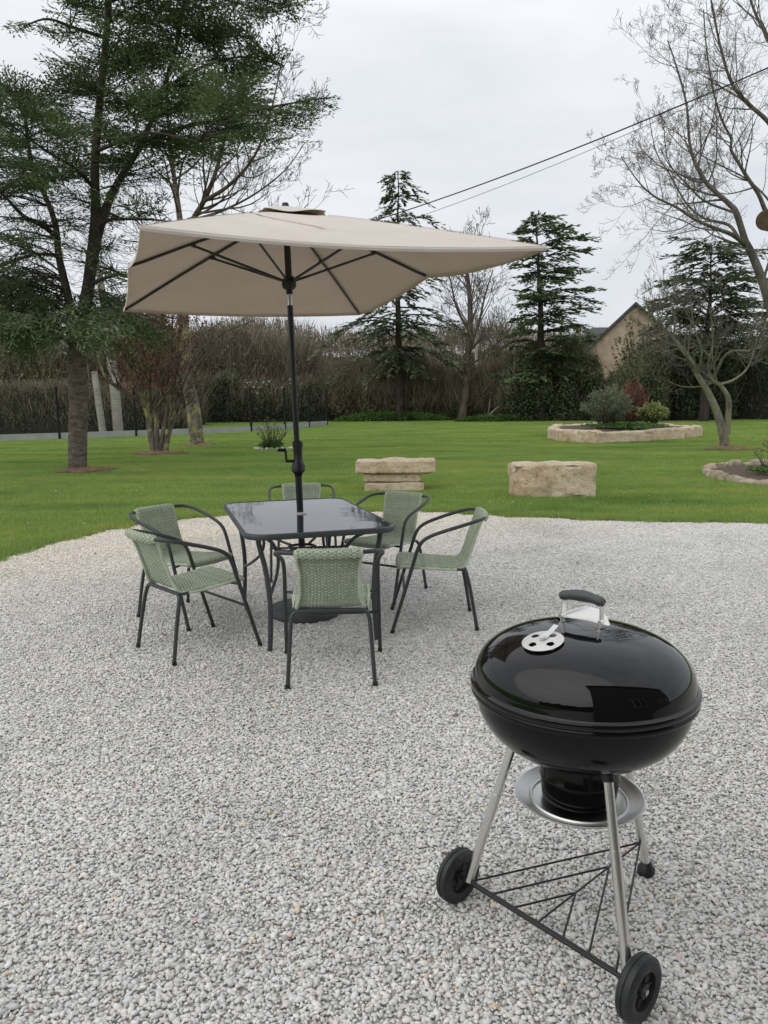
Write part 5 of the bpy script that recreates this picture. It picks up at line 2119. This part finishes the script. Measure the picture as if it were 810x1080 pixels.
def stone_block(mb, c, s, rot, seed, r=.05, rough=.03, n=14):
    """rounded, chipped block; c is the centre of its base"""
    sx_, sy_, sz_ = s[0] / 2, s[1] / 2, s[2] / 2
    ca, sa = math.cos(rot), math.sin(rot)
    r = min(r, sx_ * .8, sy_ * .8, sz_ * .8)

    def pt(x, y, z):
        x, y, z = x * sx_, y * sy_, z * sz_
        q = Vector((max(-sx_ + r, min(sx_ - r, x)), max(-sy_ + r, min(sy_ - r, y)), max(-sz_ + r, min(sz_ - r, z))))
        d = Vector((x, y, z)) - q
        p = q + (d.normalized() * r if d.length > 1e-6 else Vector())
        v = Vector((p.x * 3.1 + seed, p.y * 3.1, p.z * 3.1))
        nrm = Vector((x / sx_, y / sy_, z / sz_))
        nrm = Vector([k_ if abs(k_) > .98 else 0 for k_ in nrm])
        if nrm.length > 0:
            nrm.normalize()
        k_ = rough * (noise.noise(v) + .5 * noise.noise(v * 2.7) + .3 * noise.noise(v * 6.1))
        e = sum(1 for q_ in (abs(x) / sx_, abs(y) / sy_, abs(z) / sz_) if q_ > .80)
        if e >= 2:
            k_ -= rough * max(0, noise.noise(v * 1.9 + Vector((9, 0, 0)))) * 3.0
        p = p + nrm * k_
        return Vector((c[0] + p.x * ca - p.y * sa, c[1] + p.x * sa + p.y * ca, c[2] + sz_ + p.z))
    lin = [-1 + 2 * i / n for i in range(n + 1)]
    for ax_ in range(3):
        for sg in (-1, 1):
            rows = []
            for a in lin:
                row = []
                for b_ in lin:
                    q = [0, 0, 0]
                    q[ax_] = sg
                    q[(ax_ + 1) % 3] = a
                    q[(ax_ + 2) % 3] = b_ * sg
                    row.append(pt(*q))
                rows.append(row)
            mb.grid(rows)


def merged(mb):
    import bmesh
    bm = bmesh.new()
    vs = [bm.verts.new(v) for v in mb.v]
    for f_ in mb.f:
        try:
            bm.faces.new([vs[i] for i in f_])
        except ValueError:
            pass
    bmesh.ops.remove_doubles(bm, verts=bm.verts, dist=.0008)
    out = MB()
    bm.verts.index_update()
    out.v = [tuple(v.co) for v in bm.verts]
    out.f = [tuple(v.index for v in f_.verts) for f_ in bm.faces]
    out.t = [.5] * len(out.f)
    bm.free()
    return out


# solid block
bc = (G(541, 525) + G(629, 526)) / 2
mb = MB()
stone_block(mb, (0, 0, -.02), (1.24, .52, .53), 0, 3.3, .045, .035, 22)
o = merged(mb).build('stone_block', M_lime)
o.location = (bc.x, bc.y + .26, 0)
o.rotation_euler = (0, 0, -.05)
tag(o, 'single large weathered limestone block on the grass right of the stone bench', 'stone')
# bench of stacked stones
bx_, by_ = (at(448 - 32, 519, 12.0)).x, 12.05
be = thing('stone_bench', 'rough stone bench of one thick slab on two thinner stacked stones at the lawn edge', 'bench', (bx_, by_ + .25, 0), -.03)
for nm, c_, s_, sd_ in (('support_stone', (0.0, 0, -.02), (.95, .48, .175), 1.7), ('support_stone', (-.02, 0, .158), (.93, .46, .135), 5.2), ('seat_slab', (.03, 0, .297), (1.27, .56, .215), 8.8)):
    mb = MB()
    stone_block(mb, c_, s_, 0, sd_, .03, .028 if nm == 'seat_slab' else .011, 20)
    merged(mb).build(nm, M_lime, be)

# ------------------------------------------------------------------ raised bed with its plants
bed = thing('raised_flower_bed', 'raised round flower bed edged with long beige stone blocks at the back of the lawn', 'flower bed', (8.75, 27.2, 0))
ring = [(577, 463), (592, 466.5), (628, 468.5), (688, 466), (724, 463.5), (741, 460.5)]
Wp = [G(*p) for p in ring]
back = [Vector((11.3, 29.6, 0)), Vector((10.0, 31.2, 0)), Vector((8.3, 31.6, 0)), Vector((6.9, 30.6, 0))]
loop = Wp + back
for i in range(len(loop)):
    a, c_ = loop[i], loop[(i + 1) % len(loop)]
    L = (c_ - a).length
    mid_ = (a + c_) / 2 - bed.location
    mb = MB()
    inw = Vector((-(c_ - a).y, (c_ - a).x, 0)).normalized()
    mid_ += inw * .15
    stone_block(mb, (mid_.x, mid_.y, -.02), (L + .02 if i else L - .03, .34, .42 + .03 * math.sin(i * 2.2)), math.atan2((c_ - a).y, (c_ - a).x), 4.1 * i, .05, .03, 12)
    merged(mb).build('edging_stone', M_lime, bed)
mb = MB()
cx_ = sum((p.x for p in loop)) / len(loop); cy_ = sum((p.y for p in loop)) / len(loop)
mb.grid([[(cx_ - bed.location.x + (p.x - cx_) * k_ * .93, cy_ - bed.location.y + (p.y - cy_) * k_ * .93, .34 + .05 * (1 - k_)) for p in loop + [loop[0]]] for k_ in (0.01, .5, 1)])
mb.build('soil', soil, bed)


def tuft(name, label, cat, base, w_, h_, nst, mleaf, nleaf, ll, lw, seed, stemm=None, arch=.5, lum=.5, shape='dome', group=None):
    rg = random.Random(seed)
    root = thing(name, label, cat, base, group=group)
    T, LV = MB(), Leaves()
    for k_ in range(nst):
        a = rg.uniform(0, 2 * PI); rr_ = rg.random() ** .6
        tip = Vector((math.cos(a) * rr_ * w_ / 2, math.sin(a) * rr_ * w_ / 2, h_ * (1 - .45 * rr_ ** 2) * rg.uniform(.75, 1.08)))
        b0 = Vector((tip.x * .18, tip.y * .18, 0))
        C = curve3([b0, b0.lerp(tip, .5) + Vector((0, 0, arch * h_ * .2)), tip], 4)
        T.tube(C, [.009 - .0007 * i for i in range(len(C))], 3, False)
        for j in range(nleaf):
            t = .25 + .75 * rg.random()
            i = min(len(C) - 2, int(t * (len(C) - 1)))
            p = C[i].lerp(C[i + 1], t * (len(C) - 1) - i)
            d = (C[i + 1] - C[i]).normalized() * .8 + rv(rg) * .8
            LV.add(tuple(p + rv(rg) * .02), tuple(d), tuple(rv(rg) + Vector((0, 0, .6))), ll * rg.uniform(.6, 1.3), lw * rg.uniform(.7, 1.3), min(1, max(0, lum + rg.gauss(0, .18) + .25 * (tip.z * t / h_ - .5))))
    T.build('stems', stemm or M_twig, root)
    LV.build('foliage', mleaf, root)
    return root


def pl(px, py, Y, z=.36):
    q = at(px, py, Y)
    return Vector((q.x, Y, z))


tuft('lavender_bush', 'feathery grey-green shrub, the widest plant in the raised bed', 'shrub', pl(641, 450, 27.0), 2.0, 1.45, 190, M_sage, 34, .12, .022, 3, arch=.4, lum=.48)
tuft('variegated_bush', 'rounded yellow-green shrub at the right of the raised bed', 'shrub', pl(687, 450, 27.2), 1.25, .88, 150, M_varieg, 34, .075, .045, 4, arch=.9, lum=.62)
tuft('red_shrub', 'dark red-leaved shrub standing behind the two green ones in the raised bed', 'shrub', pl(667, 448, 29.2), 1.25, 1.75, 90, M_red, 22, .085, .05, 5, arch=.2, lum=.5)
tuft('groundcover_plant', 'low fresh green groundcover between the shrubs of the raised bed', 'plant', pl(660, 452, 26.4), 3.2, .22, 260, M_nettle, 12, .08, .04, 6, arch=.4, lum=.5)

tuft('ivy_covered_sapling', 'loose leafy sapling half veiling the stone gable of the distant house', 'tree', Vector((at(676, 430, 52).x, 52, 0)), 5.4, 6.8, 85, M_olive, 34, .22, .13, 61, stemm=M_barkdark, arch=.2, lum=.5)
# ------------------------------------------------------------------ rose bed at the right edge
rb = Vector((8.4, 13.4, 0))
mb = MB()
rows = []
for k_ in range(5):
    row = []
    for i in range(41):
        a = 2 * PI * i / 40
        r_ = 2.4 * k_ / 4
        row.append((rb.x + r_ * math.cos(a) * 1.0, rb.y + r_ * 1.0 * math.sin(a), .05 + .05 * (1 - k_ / 4) + .02 * noise.noise(Vector((math.cos(a) * r_ * 2, math.sin(a) * r_ * 2, 3)))))
    rows.append(row)
mb.grid(rows)
tag(mb.build('flower_bed_soil', soil), kind='structure')
M_rock = simple('pale_edging_rock', (.36, .305, .225), .95, var=.35, scale=5, bumpk=.7, bscale=30)
rg = random.Random(15)
k_ = 0
a = R(96)
LOOKS = ['rounded', 'flat', 'wedge-shaped', 'angular', 'lumpy', 'long', 'stubby', 'cracked']
while a < R(262):
    w_ = rg.uniform(.16, .36)
    p = Vector((rb.x + 2.45 * math.cos(a), rb.y + 2.45 * math.sin(a), 0))
    mb = MB()
    stone_block(mb, (0, 0, -.03), (w_, rg.uniform(.14, .22), rg.uniform(.11, .19)), 0, k_ * 3.7, .05, .03, 6)
    o = merged(mb).build('edging_rock', M_rock)
    o.location = p
    o.rotation_euler = (rg.uniform(-.1, .1), rg.uniform(-.1, .1), a + PI / 2 + rg.uniform(-.25, .25))
    tag(o, 'pale rough rock in the border of the bed at the right edge', 'rock', 'rough rocks edging the right-hand flower bed')
    a += (w_ * .94) / 2.45
    k_ += 1
tuft('pruned_rose', 'pruned thorny rose stump with short bare shoots inside the rock-edged bed at right', 'rose bush', Vector((7.05, 13.8, .07)), .85, .62, 16, M_red, 5, .04, .025, 31, stemm=M_barkgrey, arch=.2)
mb = MB()
mb.tube(curve3([(7.05, 13.8, .03), (7.07, 13.8, .2), (7.03, 13.8, .42)], 3), [.045, .043, .04, .038, .035, .033, .03], 8)
mb.tube(curve3([(7.07, 13.8, .2), (7.16, 13.78, .3), (7.2, 13.78, .45)], 3), .02, 6)
tag(mb.build('rose_stump', M_barkdark), 'short dark stump in the middle of the pruned rose shoots at right', 'stump')
tuft('green_clump', 'leafy green clump behind the rocks at the right edge', 'plant', Vector((7.75, 13.1, .07)), 1.1, .30, 120, M_nettle, 20, .07, .035, 32, lum=.55)
tuft('green_clump', 'second rose with thin green shoots, farther into the right-hand bed', 'plant', Vector((7.8, 14.6, .07)), 1.0, .8, 40, M_sage, 14, .05, .025, 33, lum=.45)
tuft('groundcover_plant', 'low mat of green leaves carpeting the bed at the right edge', 'plant', Vector((7.35, 13.2, .07)), 2.0, .16, 260, M_nettle, 12, .06, .035, 34, arch=.3, lum=.5)
LV = Leaves()
rg = random.Random(3)
for q in range(26):
    x, y = 7.55 + rg.uniform(-.45, .6), 13.6 + rg.uniform(-.4, .4)
    for j in range(7):
        a = j * 2 * PI / 7
        LV.add((x, y, .20 + .02 * rg.random()), (math.cos(a), math.sin(a), .5), (0, 0, 1), .05, .03, .5)
o = LV.build('primrose_flowers', simple('yellow_petal', (.65, .52, .05), .7))
tag(o, 'small yellow flowers sprinkled in the right-hand bed', 'flowers')

# small rose bush with white pebbles, mid lawn
pb_ = G(287, 474)
tuft('small_rose_bush', 'small thorny bush ringed by white stones on the lawn left of the parasol pole', 'rose bush', pb_, 1.05, .95, 46, M_olive, 10, .06, .035, 35, stemm=M_twig, arch=.15, lum=.55)
tuft('green_clump', 'low green growth at the foot of the small thorny bush', 'plant', pb_ + Vector((0, -.12, 0)), .9, .28, 60, M_nettle, 16, .07, .035, 36, lum=.35)
rg = random.Random(5)
for k_ in range(11):
    mb = MB()
    w_ = rg.uniform(.09, .14)
    stone_block(mb, (0, 0, -.02), (w_, w_ * .8, .10), 0, k_ * 2.3, .035, .012, 5)
    o = merged(mb).build('white_stone', simple('white_stone', (.62, .61, .57), .9) if k_ == 0 else bpy.data.materials['white_stone'])
    a = PI + PI * (k_ + .5) / 11 + .0
    o.location = (pb_.x + .05 + .55 * math.cos(a), pb_.y + .05 + .42 * math.sin(a), 0)
    o.rotation_euler = (0, 0, rg.uniform(0, 3))
    tag(o, 'white stone in the row around the small thorny bush', 'stone', 'white stones around the small thorny bush')

# ------------------------------------------------------------------ behind the camera (seen mirrored in the lid)
m, nt, b = mat('cream_render')
nt.links.new(ramp(nt, noise_fac(nt, 3, 5, .6), [(.3, (.14, .125, .10)), (.7, (.19, .17, .14))]), b.inputs['Base Color'])
b.inputs['Roughness'].default_value = .95
hh = thing('farmhouse', 'rendered farmhouse with slate roof standing behind the viewer, mirrored in the kettle lid', 'house', (0.32, -0.75, 0))
mb = MB()
mb.add([(0, 0, 0), (11, 0, 0), (11, 0, 6.6), (0, 0, 6.6), (0, -7, 0), (11, -7, 0), (11, -7, 6.6), (0, -7, 6.6), (0, -3.5, 9.6), (11, -3.5, 9.6)],
       [(1, 0, 3, 2), (4, 5, 6, 7), (0, 4, 7, 8, 3), (5, 1, 2, 9, 6)])
mb.build('wall', m, hh, smooth=False)
mb = MB()
mb.add([(-.2, .45, 6.30), (11.3, .45, 6.30), (11.3, -3.5, 9.75), (-.2, -3.5, 9.75), (-.2, -7.3, 6.42), (11.3, -7.3, 6.42)], [(0, 1, 2, 3), (3, 2, 5, 4)])
mb.build('roof', M_slate, hh, smooth=False)
M_pane = simple('window_glass', (.02, .024, .028), .08)
for x in (2.6, 6.0, 9.0):
    mb = MB()
    mb.box((x, .02, 1.75), (1.1, .08, 1.3))
    wo = mb.build('window', simple('white_frame', (.7, .7, .68), .5), hh, smooth=False)
    for k_ in (-1, 1):
        mb = MB()
        mb.box((x + k_ * .26, .065, 1.75), (.44, .012, 1.14))
        mb.build('pane', M_pane, wo, smooth=False)

# hedge behind the viewer on the left side
gh = thing('garden_hedge', 'clipped hedge behind the viewer, seen only mirrored in the kettle lid', 'hedge', (-9, -16, 0))
mb = MB()
mb.grid([[(x, -1.2 * math.cos(a) * (1 + .15 * noise.noise(Vector((x, a, 2)))), max(0, (4.6 + 1.6 * noise.noise(Vector((x * .35, 3, 1)))) * math.sin(a) ** .5)) for a in [PI * j / 12 for j in range(13)]] for x in [-16 + i * .5 for i in range(53)]])
mb.build('foliage', M_core, gh)
